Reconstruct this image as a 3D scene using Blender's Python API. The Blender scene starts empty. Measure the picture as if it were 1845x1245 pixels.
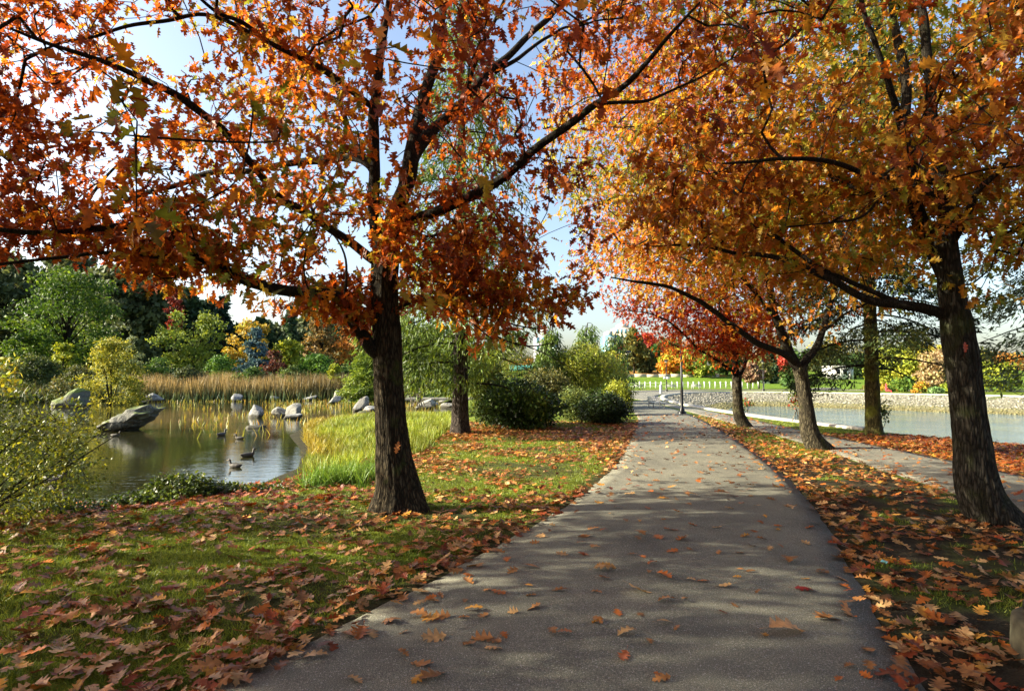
import bpy, bmesh, math, random
import numpy as np
from mathutils import Vector, noise as mnoise
rng = np.random.default_rng(7); random.seed(7)
S = bpy.context.scene; C = S.collection
R = math.radians

# ------------------------------------------------------------------ camera
F = 1070.0; CH = 1.6; PITCH = math.atan(57.5 / F)
cam = bpy.data.objects.new('camera', bpy.data.cameras.new('camera')); C.objects.link(cam)
cam.location = (0, 0, CH); cam.rotation_euler = (math.pi / 2 + PITCH, 0, 0)
cam.data.sensor_width = 36; cam.data.lens = F / 1845 * 36; cam.data.clip_start = .05; cam.data.clip_end = 6000
S.camera = cam
FW = np.array([0, math.cos(PITCH), math.sin(PITCH)]); UP = np.array([0, -math.sin(PITCH), math.cos(PITCH)])
CAM = np.array([0, 0, CH])
def ray(px, py): return np.array([1., 0, 0]) * (px - 922.5) / F + UP * (622.5 - py) / F + FW
def at(px, py, Y):                       # point at forward distance Y
    d = ray(px, py); return CAM + d * (Y / d[1])
def gp(px, py, z=0.0):                   # point on level z
    d = ray(px, py); return CAM + d * ((z - CH) / d[2])
def proj(P):
    P = np.atleast_2d(P) - CAM; f = P @ FW
    f = np.where(f < .01, .01, f)
    return 922.5 + F * P[:, 0] / f, 622.5 - F * (P @ UP) / f, f

# ------------------------------------------------------------------ object helpers
def tag(o, label=None, cat=None, group=None, kind=None):
    if label: o['label'] = label
    if cat: o['category'] = cat
    if group: o['group'] = group
    if kind: o['kind'] = kind
    return o
def empty(name, loc, label, cat, group=None, rz=0):
    o = bpy.data.objects.new(name, None); C.objects.link(o); o.location = loc; o.rotation_euler = (0, 0, rz)
    o.empty_display_size = .1
    return tag(o, label, cat, group)
def link(name, me, mat, parent=None, smooth=False):
    o = bpy.data.objects.new(name, me); C.objects.link(o)
    if mat is not None and len(me.materials) == 0: me.materials.append(mat)
    if parent is not None:
        o.parent = parent
        o.location = -Vector(parent.location) if parent.get('_world') else (0, 0, 0)
    if smooth: me.polygons.foreach_set('use_smooth', np.ones(len(me.polygons), bool))
    return o
def npmesh(name, V, Fc, col=None, smooth=False):
    """V (n,3); Fc (m,k) uniform faces; col (n,3) per vertex."""
    V = np.asarray(V, np.float32); Fc = np.asarray(Fc, np.int32); k = Fc.shape[1]; m = len(Fc)
    me = bpy.data.meshes.new(name)
    me.vertices.add(len(V)); me.vertices.foreach_set('co', V.ravel())
    me.loops.add(m * k); me.loops.foreach_set('vertex_index', Fc.ravel())
    me.polygons.add(m); me.polygons.foreach_set('loop_start', np.arange(m, dtype=np.int32) * k)
    me.polygons.foreach_set('loop_total', np.full(m, k, np.int32))
    if col is not None:
        a = me.color_attributes.new('Col', 'FLOAT_COLOR', 'POINT')
        c4 = np.ones((len(V), 4), np.float32); c4[:, :3] = col; a.data.foreach_set('color', c4.ravel())
    if smooth: me.polygons.foreach_set('use_smooth', np.ones(m, bool))
    me.update(calc_edges=True); me.validate()
    return me
def unit(a): return a / np.maximum(np.linalg.norm(a, axis=-1, keepdims=True), 1e-9)
def rnd(n, k=3): return rng.normal(size=(n, k))
def world_root(name, base, label, cat, group=None):
    """Empty at base whose children are built in world coordinates."""
    e = empty(name, tuple(base), label, cat, group); return e
def wlink(name, me, mat, root, smooth=False):
    me.transform(__import__('mathutils').Matrix.Translation(-Vector(root.location)))
    o = bpy.data.objects.new(name, me); C.objects.link(o); o.parent = root
    if mat is not None: me.materials.append(mat)
    if smooth: me.polygons.foreach_set('use_smooth', np.ones(len(me.polygons), bool))
    return o

# ------------------------------------------------------------------ noise (vectorised value noise)
_T = rng.random((64, 64, 64)).astype(np.float32)
def vnoise(P, s=1.0, off=0.0):
    P = np.asarray(P, float) * s + off + 1000.0
    i = np.floor(P).astype(int); f = P - i; f = f * f * (3 - 2 * f); i &= 63; j = (i + 1) & 63
    def T(a, b, c): return _T[a, b, c]
    x0, y0, z0 = i.T; x1, y1, z1 = j.T; fx, fy, fz = f.T
    return ((T(x0, y0, z0) * (1 - fx) + T(x1, y0, z0) * fx) * (1 - fy) + (T(x0, y1, z0) * (1 - fx) + T(x1, y1, z0) * fx) * fy) * (1 - fz) + \
           ((T(x0, y0, z1) * (1 - fx) + T(x1, y0, z1) * fx) * (1 - fy) + (T(x0, y1, z1) * (1 - fx) + T(x1, y1, z1) * fx) * fy) * fz
def fbm(P, s=1.0, o=3, off=0.0):
    r = 0; a = 1; t = 0
    for k in range(o): r = r + a * vnoise(P, s * 2 ** k, off + 17.3 * k); t += a; a *= .5
    return r / t
def fb2(x, y, s=1.0, o=3, off=0.0):
    x = np.asarray(x, float); y = np.asarray(y, float)
    return fbm(np.stack([x.ravel(), y.ravel(), np.zeros(x.size)], 1), s, o, off).reshape(x.shape)

# ------------------------------------------------------------------ materials
def mat(name):
    m = bpy.data.materials.new(name); m.use_nodes = True; nt = m.node_tree
    return m, nt, nt.nodes, nt.links, nt.nodes['Principled BSDF']
def leaf_mat(name, trans=.45, rough=.5, var=.25, objcol=False, scale=30, spec=.3):
    m, nt, N, L, b = mat(name)
    if objcol: src = N.new('ShaderNodeObjectInfo').outputs['Color']
    else:
        a = N.new('ShaderNodeAttribute'); a.attribute_name = 'Col'; src = a.outputs['Color']
    g = N.new('ShaderNodeNewGeometry')
    n = N.new('ShaderNodeTexNoise'); n.inputs['Scale'].default_value = scale; n.inputs['Detail'].default_value = 3
    L.new(g.outputs['Position'], n.inputs['Vector'])
    mr = N.new('ShaderNodeMapRange'); mr.inputs['From Min'].default_value = .3; mr.inputs['From Max'].default_value = .7
    mr.inputs['To Min'].default_value = 1 - var; mr.inputs['To Max'].default_value = 1 + var
    L.new(n.outputs['Fac'], mr.inputs['Value'])
    mx = N.new('ShaderNodeVectorMath'); mx.operation = 'SCALE'; L.new(src, mx.inputs[0]); L.new(mr.outputs[0], mx.inputs['Scale'])
    b.inputs['Roughness'].default_value = rough; b.inputs['Specular IOR Level'].default_value = spec
    L.new(mx.outputs[0], b.inputs['Base Color'])
    if trans > 0:
        t = N.new('ShaderNodeBsdfTranslucent')
        sc = N.new('ShaderNodeVectorMath'); sc.operation = 'MULTIPLY'; sc.inputs[1].default_value = (1.35, 1.15, .8)
        L.new(mx.outputs[0], sc.inputs[0]); L.new(sc.outputs[0], t.inputs['Color'])
        ms = N.new('ShaderNodeMixShader'); ms.inputs[0].default_value = trans
        L.new(b.outputs[0], ms.inputs[1]); L.new(t.outputs[0], ms.inputs[2])
        L.new(ms.outputs[0], N['Material Output'].inputs['Surface'])
    return m
def ramp(N, L, src, stops):
    r = N.new('ShaderNodeValToRGB'); e = r.color_ramp.elements
    while len(e) < len(stops): e.new(.5)
    for k, (p, c) in enumerate(stops): e[k].position = p; e[k].color = (*c, 1)
    L.new(src, r.inputs['Fac']); return r.outputs['Color']
def noisetex(N, L, scale, detail=4, vec=None, rough=.55, stretch=None, dist=0):
    g = N.new('ShaderNodeNewGeometry') if vec is None else None
    v = g.outputs['Position'] if vec is None else vec
    if stretch:
        mp = N.new('ShaderNodeMapping'); mp.inputs['Scale'].default_value = stretch; L.new(v, mp.inputs['Vector']); v = mp.outputs[0]
    n = N.new('ShaderNodeTexNoise'); n.inputs['Scale'].default_value = scale; n.inputs['Detail'].default_value = detail
    n.inputs['Roughness'].default_value = rough; n.inputs['Distortion'].default_value = dist
    L.new(v, n.inputs['Vector']); return n.outputs['Fac']
def bump(N, L, b, h, strength, dist, prev=None):
    bp = N.new('ShaderNodeBump'); bp.inputs['Strength'].default_value = strength; bp.inputs['Distance'].default_value = dist
    L.new(h, bp.inputs['Height'])
    if prev: L.new(prev, bp.inputs['Normal'])
    L.new(bp.outputs[0], b.inputs['Normal']); return bp.outputs[0]
def mixc(N, L, fac, a, b):
    m = N.new('ShaderNodeMix'); m.data_type = 'RGBA'
    if hasattr(fac, 'links'): L.new(fac, m.inputs[0])
    else: m.inputs[0].default_value = fac
    for s, v in ((m.inputs[6], a), (m.inputs[7], b)):
        if hasattr(v, 'links'): L.new(v, s)
        else: s.default_value = (*v, 1)
    return m.outputs[2]
def bark_mat(name, c0, c1, moss=.5, mosscol=(.08, .11, .02), sc=1.0):
    m, nt, N, L, b = mat(name)
    n1 = noisetex(N, L, 9 * sc, 6, stretch=(2.6, 2.6, .45), dist=.6)
    n2 = noisetex(N, L, 3, 4)
    col = ramp(N, L, n1, [(.3, c0), (.62, c1)])
    gg = N.new('ShaderNodeNewGeometry'); mp_ = N.new('ShaderNodeMapping'); mp_.inputs['Scale'].default_value = (1, 1, .2); L.new(gg.outputs['Position'], mp_.inputs['Vector'])
    nw = N.new('ShaderNodeTexNoise'); nw.inputs['Scale'].default_value = 7 * sc; nw.inputs['Detail'].default_value = 4; L.new(mp_.outputs[0], nw.inputs['Vector'])
    wv = N.new('ShaderNodeVectorMath'); wv.operation = 'MULTIPLY_ADD'; L.new(nw.outputs['Color'], wv.inputs[0]); wv.inputs[1].default_value = (.09, .09, .12); L.new(mp_.outputs[0], wv.inputs[2])
    vo = N.new('ShaderNodeTexVoronoi'); vo.feature = 'DISTANCE_TO_EDGE'; vo.inputs['Scale'].default_value = 30 * sc; L.new(wv.outputs[0], vo.inputs['Vector'])
    ve = N.new('ShaderNodeMapRange'); ve.inputs['From Max'].default_value = .28; L.new(vo.outputs['Distance'], ve.inputs['Value'])
    col = mixc(N, L, ve.outputs[0], tuple(q * .55 for q in c0), col)
    mf = N.new('ShaderNodeMapRange'); mf.inputs['From Min'].default_value = .72 - moss * .35; mf.inputs['From Max'].default_value = .85 - moss * .25
    L.new(n2, mf.inputs['Value'])
    n3 = noisetex(N, L, 40, 3)
    mm = N.new('ShaderNodeMath'); mm.operation = 'MULTIPLY'; L.new(mf.outputs[0], mm.inputs[0]); mm.inputs[1].default_value = .8
    c = mixc(N, L, mm.outputs[0], col, mosscol); L.new(c, b.inputs['Base Color'])
    b.inputs['Roughness'].default_value = .95; b.inputs['Specular IOR Level'].default_value = .15
    n4 = noisetex(N, L, 26 * sc, 5, stretch=(2.2, 2.2, .3), dist=1.2, rough=.7)
    p = bump(N, L, b, n1, 1.0, .04); p = bump(N, L, b, ve.outputs[0], .9, .02, p); p = bump(N, L, b, n4, .9, .02, p); bump(N, L, b, n3, .5, .008, p)
    return m
def plain(name, col, rough=.6, metal=0, nscale=12, nvar=.2, bmp=.1, bd=.01):
    m, nt, N, L, b = mat(name)
    n = noisetex(N, L, nscale, 4)
    c = ramp(N, L, n, [(.3, tuple(x * (1 - nvar) for x in col)), (.7, tuple(min(1, x * (1 + nvar)) for x in col))])
    L.new(c, b.inputs['Base Color']); b.inputs['Roughness'].default_value = rough; b.inputs['Metallic'].default_value = metal
    if bmp: bump(N, L, b, n, bmp, bd)
    return m
M_leaf = leaf_mat('oak_leaf_backlit', .58, .45)
M_fall = leaf_mat('fallen_leaf', .12, .5, .3)
M_fallo = leaf_mat('fallen_leaf_single', .12, .5, .3, objcol=True)
M_green = leaf_mat('green_leaf', .35, .45)
M_needle = leaf_mat('needles', .15, .6)
M_far = leaf_mat('far_foliage', .3, .7, .3, scale=3)
M_grass = leaf_mat('grass_blade', .3, .5)
M_bark = bark_mat('oak_bark', (.02, .016, .011), (.1, .08, .05), .35)
M_barkB = bark_mat('mossy_bark', (.022, .02, .015), (.085, .076, .06), .5, (.05, .06, .02))
M_barkC = bark_mat('sunny_bark', (.03, .026, .018), (.13, .11, .07), .4, (.09, .1, .02))
M_limb = bark_mat('limb_bark', (.022, .018, .014), (.07, .058, .042), .3, (.04, .05, .015), 2)
M_barkE = bark_mat('spruce_bark', (.05, .045, .02), (.15, .13, .05), .8, (.15, .17, .02))
M_barkF = bark_mat('rough_conifer_bark', (.025, .02, .018), (.13, .105, .09), .1)
M_pale = bark_mat('pale_twig', (.2, .17, .13), (.4, .36, .28), 0)
M_rock = None
def rock_mat(name, c0, c1, moss=0.):
    m, nt, N, L, b = mat(name)
    n1 = noisetex(N, L, 2.2, 8, rough=.65, dist=.5); n2 = noisetex(N, L, 25, 4)
    col = ramp(N, L, n1, [(.3, c0), (.5, tuple((a + b) * .5 for a, b in zip(c0, c1))), (.56, tuple(a * .8 for a in c0)), (.6, c1), (.75, c1)])
    if moss:
        g = N.new('ShaderNodeNewGeometry'); s = N.new('ShaderNodeSeparateXYZ'); L.new(g.outputs['Normal'], s.inputs[0])
        mr = N.new('ShaderNodeMapRange'); mr.inputs['From Min'].default_value = .9 - moss; mr.inputs['From Max'].default_value = 1.1 - moss * .8
        ad = N.new('ShaderNodeMath'); ad.operation = 'MULTIPLY_ADD'; L.new(n1, ad.inputs[0]); ad.inputs[1].default_value = .8; L.new(s.outputs[2], ad.inputs[2])
        sb = N.new('ShaderNodeMath'); sb.operation = 'SUBTRACT'; L.new(ad.outputs[0], sb.inputs[0]); sb.inputs[1].default_value = .4
        L.new(sb.outputs[0], mr.inputs['Value']); col = mixc(N, L, mr.outputs[0], col, (.09, .13, .015))
    gp_ = N.new('ShaderNodeNewGeometry'); s2 = N.new('ShaderNodeSeparateXYZ'); L.new(gp_.outputs['Position'], s2.inputs[0])
    ma = N.new('ShaderNodeMath'); ma.operation = 'MULTIPLY_ADD'; L.new(n1, ma.inputs[0]); ma.inputs[1].default_value = .25; L.new(s2.outputs[2], ma.inputs[2])
    wr = N.new('ShaderNodeMapRange'); wr.inputs['From Min'].default_value = -.26; wr.inputs['From Max'].default_value = -.16; L.new(ma.outputs[0], wr.inputs['Value'])
    col = mixc(N, L, wr.outputs[0], (.035, .032, .018), col)   # algae-dark waterline
    L.new(col, b.inputs['Base Color']); b.inputs['Roughness'].default_value = .85
    p = bump(N, L, b, n1, .7, .12); bump(N, L, b, n2, .5, .015, p)
    return m
M_rockg = rock_mat('boulder_stone', (.13, .135, .14), (.36, .36, .35))
M_rockl = rock_mat('pale_boulder_stone', (.12, .118, .108), (.36, .35, .31))
M_rockm = rock_mat('mossy_stone', (.06, .06, .05), (.2, .2, .16), .75)
M_rocks = rock_mat('slab_stone', (.05, .05, .043), (.2, .2, .165), .15)

# ------------------------------------------------------------------ terrain
POND = np.array([(-75, 0), (-14, 3.2), (-8.3, 6.8), (-6.3, 8.9), (-4.3, 10.7), (-4.5, 14), (-5.3, 17), (-7.6, 22), (-8.6, 27), (-7.0, 31), (-4.2, 29.5),
                 (-2.9, 31), (-3.6, 38), (-5, 46), (-8, 52), (-14, 55), (-33, 53), (-45, 50), (-75, 42)], float)
BAY = np.array([(90, -6), (16, -4), (14.3, 6), (13.2, 10), (12.2, 14.3), (11.1, 17), (10.35, 20.5), (9.95, 26), (9.95, 34), (11.2, 44), (13.7, 53),
                (17.7, 60.5), (23.5, 66), (31, 63), (38, 55), (47, 46), (62, 38), (90, 32)], float)
def sdist(x, y, poly):
    """signed distance, negative inside"""
    x = np.asarray(x, float); y = np.asarray(y, float)
    d = np.full(x.shape, 1e9); ins = np.zeros(x.shape, bool); n = len(poly)
    for i in range(n):
        a = poly[i]; b = poly[(i + 1) % n]; ab = b - a
        t = np.clip(((x - a[0]) * ab[0] + (y - a[1]) * ab[1]) / (ab @ ab), 0, 1)
        d = np.minimum(d, np.hypot(x - a[0] - t * ab[0], y - a[1] - t * ab[1]))
        c = ((a[1] > y) != (b[1] > y))
        xi = (b[0] - a[0]) * (y - a[1]) / (b[1] - a[1] + 1e-12) + a[0]
        ins ^= c & (x < xi)
    return np.where(ins, -d, d)
def sm(t): t = np.clip(t, 0, 1); return t * t * (3 - 2 * t)
PZ, BZ = -.5, -1.3
PL = np.array([(-3.1, 1.0), (-2.2, 2.2), (-1.45, 3.16), (-.89, 4.28), (.1, 6.1), (.98, 8.15), (1.94, 11), (3.3, 16.3), (4.86, 22.8), (6.5, 33), (7.8, 41)])
PR = np.array([(1.5, 1.0), (1.85, 2.2), (2.05, 3.16), (2.62, 4.5), (3.25, 6.1), (4.0, 8.15), (4.8, 11), (5.67, 14.9), (6.7, 20), (7.8, 26.3), (8.6, 34), (9.3, 41)])
QL = np.array([(5.6, 2), (5.85, 5), (5.95, 6.96), (6.1, 8.56), (6.2, 9.6), (6.44, 11), (6.95, 13.2), (7.5, 18.6), (7.75, 21.7), (8.3, 28.5), (8.9, 36), (9.2, 44), (8.8, 53), (12, 63), (20, 71)])
QR = np.array([(8.0, 2), (8.1, 5), (8.2, 9.7), (8.5, 11.3), (8.5, 13), (8.55, 15), (8.65, 17), (8.75, 18.6), (9.0, 22), (9.35, 27), (9.45, 33.6), (10.7, 44), (13.2, 53.5), (17.2, 61.5), (23.4, 67)])
def edge_x(P, y): return np.interp(y, P[:, 1], P[:, 0])
def ground(x, y):
    x = np.asarray(x, float); y = np.asarray(y, float)
    dp = sdist(x, y, POND); db = sdist(x, y, BAY)
    q1 = np.maximum(edge_x(PL, y) - x, x - edge_x(PR, y)); q2 = np.maximum(edge_x(QL, y) - x, x - edge_x(QR, y)); nf_ = sm((np.minimum(q1, q2) - .15) / 1.3)
    z = np.zeros(x.shape) + nf_ * .05 * (fb2(x, y, .35, 2) - .5) * sm((np.abs(x) + y) / 8)
    pz = np.where(dp > 0, -.22 * sm(1 - dp / 3.2) - .22 * sm(1 - dp / .6), -.44 - .7 * sm(-dp / 3))
    z = z + pz
    marsh = sm((y - 12) / 2) * sm((2.6 - (x + 4.5 - (y - 13) * .08)) / 1.5) * sm((32 - y) / 3) * (dp > 0)   # low marshy tongue left of the conifer
    z = z - marsh * .18
    z = z + np.where(db > 0, 0, -1.75 * np.clip(-db / 6.2, 0, 1))
    hill = sm((y - 84) / 46); z = z + 3.1 * hill * (db > 0) * (dp > 0)
    z = z + np.where((y > 58) & (x < -8), 2.0 * sm((y - 60) / 25), 0) * (1 - hill)
    return z
def axis(segs):
    out = []
    for a, b, s in segs: out += list(np.arange(a, b, s))
    out.append(segs[-1][1]); return np.array(out)
gx = axis([(-2500, -300, 400), (-300, -80, 20), (-80, -20, 1.0), (-20, -9, .3), (-9, 14, .12), (14, 40, .5), (40, 100, 2), (100, 300, 20), (300, 2500, 400)])
gy = axis([(-60, -4, 8), (-4, 1, .5), (1, 22, .12), (22, 40, .3), (40, 72, .5), (72, 150, 1.5), (150, 320, 12), (320, 4000, 400)])
X, Y = np.meshgrid(gx, gy); Z = ground(X, Y)
nx, ny = len(gx), len(gy)
Vg = np.stack([X.ravel(), Y.ravel(), Z.ravel()], 1)
ii = (np.arange(ny - 1)[:, None] * nx + np.arange(nx - 1)[None]).ravel()
Fg = np.stack([ii, ii + 1, ii + nx + 1, ii + nx], 1)
xr, yr = X.ravel(), Y.ravel()
dpv = sdist(xr, yr, POND); dbv = sdist(xr, yr, BAY)
def lerp(a, b, t): t = np.asarray(t)[:, None]; return np.asarray(a) * (1 - t) + np.asarray(b) * t
def edge_x(P, y): return np.interp(y, P[:, 1], P[:, 0])
def cover(x, y):
    """real surface colours: turf, bare earth, mud, stone, leaf litter"""
    n = fb2(x, y, .9, 4); n2 = fb2(x, y, 3.5, 3, 40)
    grass = lerp((.07, .11, .01), (.14, .18, .018), np.clip((n2 - .25) * 2, 0, 1))
    soil = np.array((.035, .027, .019))
    e = np.minimum(np.abs(x - edge_x(PL, y)), np.abs(x - edge_x(PR, y)))
    bare = np.clip((n - .42) * 4, 0, 1) * .7
    bare = np.maximum(bare, sm(1 - e / .5) * (y < 20) * .9)
    verge = (x > edge_x(PR, y)) & (x < edge_x(QL, y)) & (y < 12)
    bare = np.maximum(bare, verge * np.clip((n2 - .3) * 2.2 + .55, 0, .97))
    bare = np.where(y > 30, bare * .15, bare)
    c = lerp(grass, soil, bare)
    dp = sdist(x, y, POND); db = sdist(x, y, BAY)
    c = lerp(c, (.03, .028, .015), sm(1 - dp / .8) * (dp > -50))
    stone = lerp((.22, .21, .17), (.15, .145, .09), np.clip(-db / 3.2, 0, 1)); stone = lerp(stone, (.13, .11, .05), sm((-db - 3.6) / .8))
    c = np.where((db < 0)[:, None], stone, c)
    far = (y > 84) & (db > 0)
    c = np.where(far[:, None], lerp((.09, .17, .015), (.13, .19, .02), n), c)
    rust = (y > 109) & (x > 5) & (x < 40)
    c = np.where(rust[:, None], lerp((.33, .14, .03), (.25, .16, .04), n), c)
    fl = (y > 60) & (x < -6) & (y < 120); c = np.where(fl[:, None], lerp((.04, .07, .015), (.07, .09, .02), n), c)
    pile = (x > edge_x(QR, y)) & (y < 17) & (x > 7); c = np.where(pile[:, None], lerp((.1, .05, .02), (.2, .08, .02), n), c)
    c = np.where((pile & (db < .3))[:, None], np.array((.06, .08, .02)), c)
    return c
mg = npmesh('ground', Vg, Fg, cover(xr, yr), smooth=True)
m, nt, N, L, b = mat('ground_turf')
a = N.new('ShaderNodeAttribute'); a.attribute_name = 'Col'
n1 = noisetex(N, L, 60, 5); n2 = noisetex(N, L, 2.0, 5)
mr = N.new('ShaderNodeMapRange'); mr.inputs['From Min'].default_value = .3; mr.inputs['From Max'].default_value = .7; mr.inputs['To Min'].default_value = .55; mr.inputs['To Max'].default_value = 1.45
L.new(n1, mr.inputs['Value'])
mr2 = N.new('ShaderNodeMapRange'); mr2.inputs['From Min'].default_value = .3; mr2.inputs['From Max'].default_value = .7; mr2.inputs['To Min'].default_value = .75; mr2.inputs['To Max'].default_value = 1.25
L.new(n2, mr2.inputs['Value'])
mm = N.new('ShaderNodeMath'); mm.operation = 'MULTIPLY'; L.new(mr.outputs[0], mm.inputs[0]); L.new(mr2.outputs[0], mm.inputs[1])
vs = N.new('ShaderNodeVectorMath'); vs.operation = 'SCALE'; L.new(a.outputs['Color'], vs.inputs[0]); L.new(mm.outputs[0], vs.inputs['Scale'])
L.new(vs.outputs[0], b.inputs['Base Color']); b.inputs['Roughness'].default_value = 1; b.inputs['Specular IOR Level'].default_value = .1
bump(N, L, b, n1, .8, .03)
tag(link('ground', mg, m), kind='structure')

# ------------------------------------------------------------------ paths
def strip(name, A, B, z, step, m_, ncross=10, thick=.0, rag=.035):
    ya = np.concatenate([np.arange(0, 1, step)]) if False else None
    n = 420
    def res(P, n):
        d = np.r_[0, np.cumsum(np.hypot(*np.diff(P, axis=0).T))]; t = np.linspace(0, d[-1], n) ; t = d[-1] * (np.linspace(0, 1, n) ** 1.35)
        # smooth (Catmull-like) by interpolating then box filtering
        fine = np.linspace(0, d[-1], 2000); q = np.stack([np.interp(fine, d, P[:, k]) for k in (0, 1)], 1)
        K = 90; pad = np.concatenate([np.repeat(q[:1], K, 0), q, np.repeat(q[-1:], K, 0)]); ker = np.ones(2 * K + 1) / (2 * K + 1)
        q2 = np.stack([np.convolve(pad[:, k], ker, 'valid') for k in (0, 1)], 1); q2[0] = q[0]; q2[-1] = q[-1]
        return np.stack([np.interp(t, fine, q2[:, k]) for k in (0, 1)], 1)
    a = res(A, n); b_ = res(B, n)
    a[:, 0] += rag * (fb2(a[:, 0], a[:, 1], 3.5, 5) - .5) * 3; b_[:, 0] += rag * (fb2(b_[:, 0], b_[:, 1], 3.5, 5, 9) - .5) * 3
    ts = np.linspace(0, 1, ncross)
    V = []; 
    for k, t in enumerate(ts):
        p = a * (1 - t) + b_ * t; zz = np.full(n, z) + .025 * (1 - (2 * t - 1) ** 2)
        V.append(np.c_[p, zz])
    lo = np.c_[a, np.full(n, -.1)]; hi = np.c_[b_, np.full(n, -.1)]
    V = [lo] + V + [hi]; V = np.stack(V, 1); k = V.shape[1]
    i0 = (np.arange(n - 1)[:, None] * k + np.arange(k - 1)[None]).ravel()
    Fs = np.stack([i0, i0 + 1, i0 + k + 1, i0 + k], 1)
    me = npmesh(name, V.reshape(-1, 3), Fs, smooth=True)
    return tag(link(name, me, m_), kind='structure')
def asphalt(name, c0, c1):
    m, nt, N, L, b = mat(name)
    n1 = noisetex(N, L, 150, 4, rough=.8); n2 = noisetex(N, L, 1.3, 5)
    g = N.new('ShaderNodeNewGeometry'); v = N.new('ShaderNodeTexVoronoi'); v.inputs['Scale'].default_value = 170; L.new(g.outputs['Position'], v.inputs['Vector'])
    c = ramp(N, L, n1, [(.36, tuple(x * .4 for x in c0)), (.52, c0), (.68, tuple(x * 2.3 for x in c1))])
    c2 = ramp(N, L, n2, [(.3, (.62, .62, .62)), (.5, (.95, .95, .93)), (.72, (1.22, 1.2, 1.14))])
    mu = N.new('ShaderNodeMix'); mu.data_type = 'RGBA'; mu.blend_type = 'MULTIPLY'; mu.inputs[0].default_value = 1
    L.new(c, mu.inputs[6]); L.new(c2, mu.inputs[7]); 
    sp = N.new('ShaderNodeMath'); sp.operation = 'LESS_THAN'; L.new(v.outputs['Color'], sp.inputs[0]); sp.inputs[1].default_value = .13
    c3 = mixc(N, L, sp.outputs[0], mu.outputs[2], (.3, .29, .27))
    L.new(c3, b.inputs['Base Color']); b.inputs['Roughness'].default_value = .88
    bump(N, L, b, v.outputs['Distance'], .6, .006)
    return m
M_asph = asphalt('asphalt', (.122, .12, .094), (.17, .165, .13))
M_asph2 = asphalt('pale_asphalt', (.14, .135, .11), (.18, .17, .14))
strip('path', PL, PR, .006, .2, M_asph, 14)
strip('lower_path', QL, QR, .010, .2, M_asph2, 8)
# far promenade across the lawn, behind the bay
strip('promenade', np.array([(6, 58), (10, 66), (18, 74), (30, 78), (52, 74), (80, 60)]), np.array([(9.5, 57), (13, 64.5), (21, 71.3), (30, 74.5), (50, 70), (78, 57)]), .04, .5, M_asph2, 4)
strip('branch_path', np.array([(-8, 47), (2, 47.5), (6, 49), (9, 54)]), np.array([(-8, 44.5), (2, 45), (7, 45.8), (9, 47)]), .03, .5, M_asph2, 4)
strip('hill_path', np.array([(39, 79), (46, 90), (58, 112), (70, 150)]), np.array([(43, 79), (50, 90), (64, 112), (78, 150)]), .06, .5, M_asph2, 4)

# ------------------------------------------------------------------ water
def water(name, poly, z, col, bs, bd, rough):
    m, nt, N, L, b = mat(name + '_surface')
    b.inputs['Base Color'].default_value = (*col, 1); b.inputs['Roughness'].default_value = rough; b.inputs['IOR'].default_value = 1.75
    b.inputs['Specular IOR Level'].default_value = .6
    n1 = noisetex(N, L, 2.2, 3, stretch=(.8, 2.0, 1), dist=.4); n2 = noisetex(N, L, 9, 3, stretch=(.7, 2.0, 1)); n3 = noisetex(N, L, .25, 2)
    ad = N.new('ShaderNodeMath'); ad.operation = 'MULTIPLY_ADD'; L.new(n2, ad.inputs[0]); ad.inputs[1].default_value = .35; L.new(n1, ad.inputs[2])
    mu = N.new('ShaderNodeMath'); mu.operation = 'MULTIPLY'; L.new(ad.outputs[0], mu.inputs[0])
    mr = N.new('ShaderNodeMapRange'); mr.inputs['From Min'].default_value = .35; mr.inputs['From Max'].default_value = .65; mr.inputs['To Min'].default_value = .35; mr.inputs['To Max'].default_value = 1.3
    L.new(n3, mr.inputs['Value']); L.new(mr.outputs[0], mu.inputs[1])
    bump(N, L, b, mu.outputs[0], bs, bd)
    me = bpy.data.meshes.new(name); me.from_pydata([(p[0], p[1], z) for p in poly], [], [list(range(len(poly)))]); me.update()
    return tag(link(name, me, m), kind='structure')
def grow_poly(P, d):
    c = P.mean(0); return P + unit(P - c) * d
water('pond_water', grow_poly(POND, 1.5), PZ, (.02, .02, .008), .4, .012, .02)
water('bay_water', BAY, BZ, (.045, .09, .085), .8, .06, .05)

# ------------------------------------------------------------------ leaf templates (x across, y along, unit length)
H = [(0, 0), (0, .25), (0, .48), (0, .70), (0, 1.)]
half = [(.13, .08), (.29, .17), (.12, .25), (.42, .40), (.30, .48), (.12, .49), (.40, .70), (.25, .74), (.11, .72), (.20, .90), (.09, .90)]
tr = [(0, 5, 6), (0, 6, 7), (0, 7, 1), (1, 7, 8), (1, 8, 9), (1, 9, 10), (1, 10, 2), (2, 10, 11), (2, 11, 12), (2, 12, 13), (2, 13, 3), (3, 13, 14), (3, 14, 15), (3, 15, 4)]
oV = H + half + [(-x, y) for x, y in half] + [(.012, -.25), (-.012, -.25)]
oF = tr + [(a_ if a_ < 5 else a_ + 11, c_ if c_ < 5 else c_ + 11, b_ if b_ < 5 else b_ + 11) for a_, b_, c_ in tr] + [(0, 27, 28)]
OAK = (np.array(oV, float), np.array(oF))
OAKLO = (np.array([(0, 0), (.25, .18), (.08, .3), (.4, .55), (.09, .62), (0, 1), (-.25, .18), (-.08, .3), (-.4, .55), (-.09, .62)], float),
         np.array([(0, 1, 2), (0, 2, 7), (0, 7, 6), (2, 3, 4), (7, 9, 8), (2, 4, 9), (2, 9, 7), (4, 5, 9)]))
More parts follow.
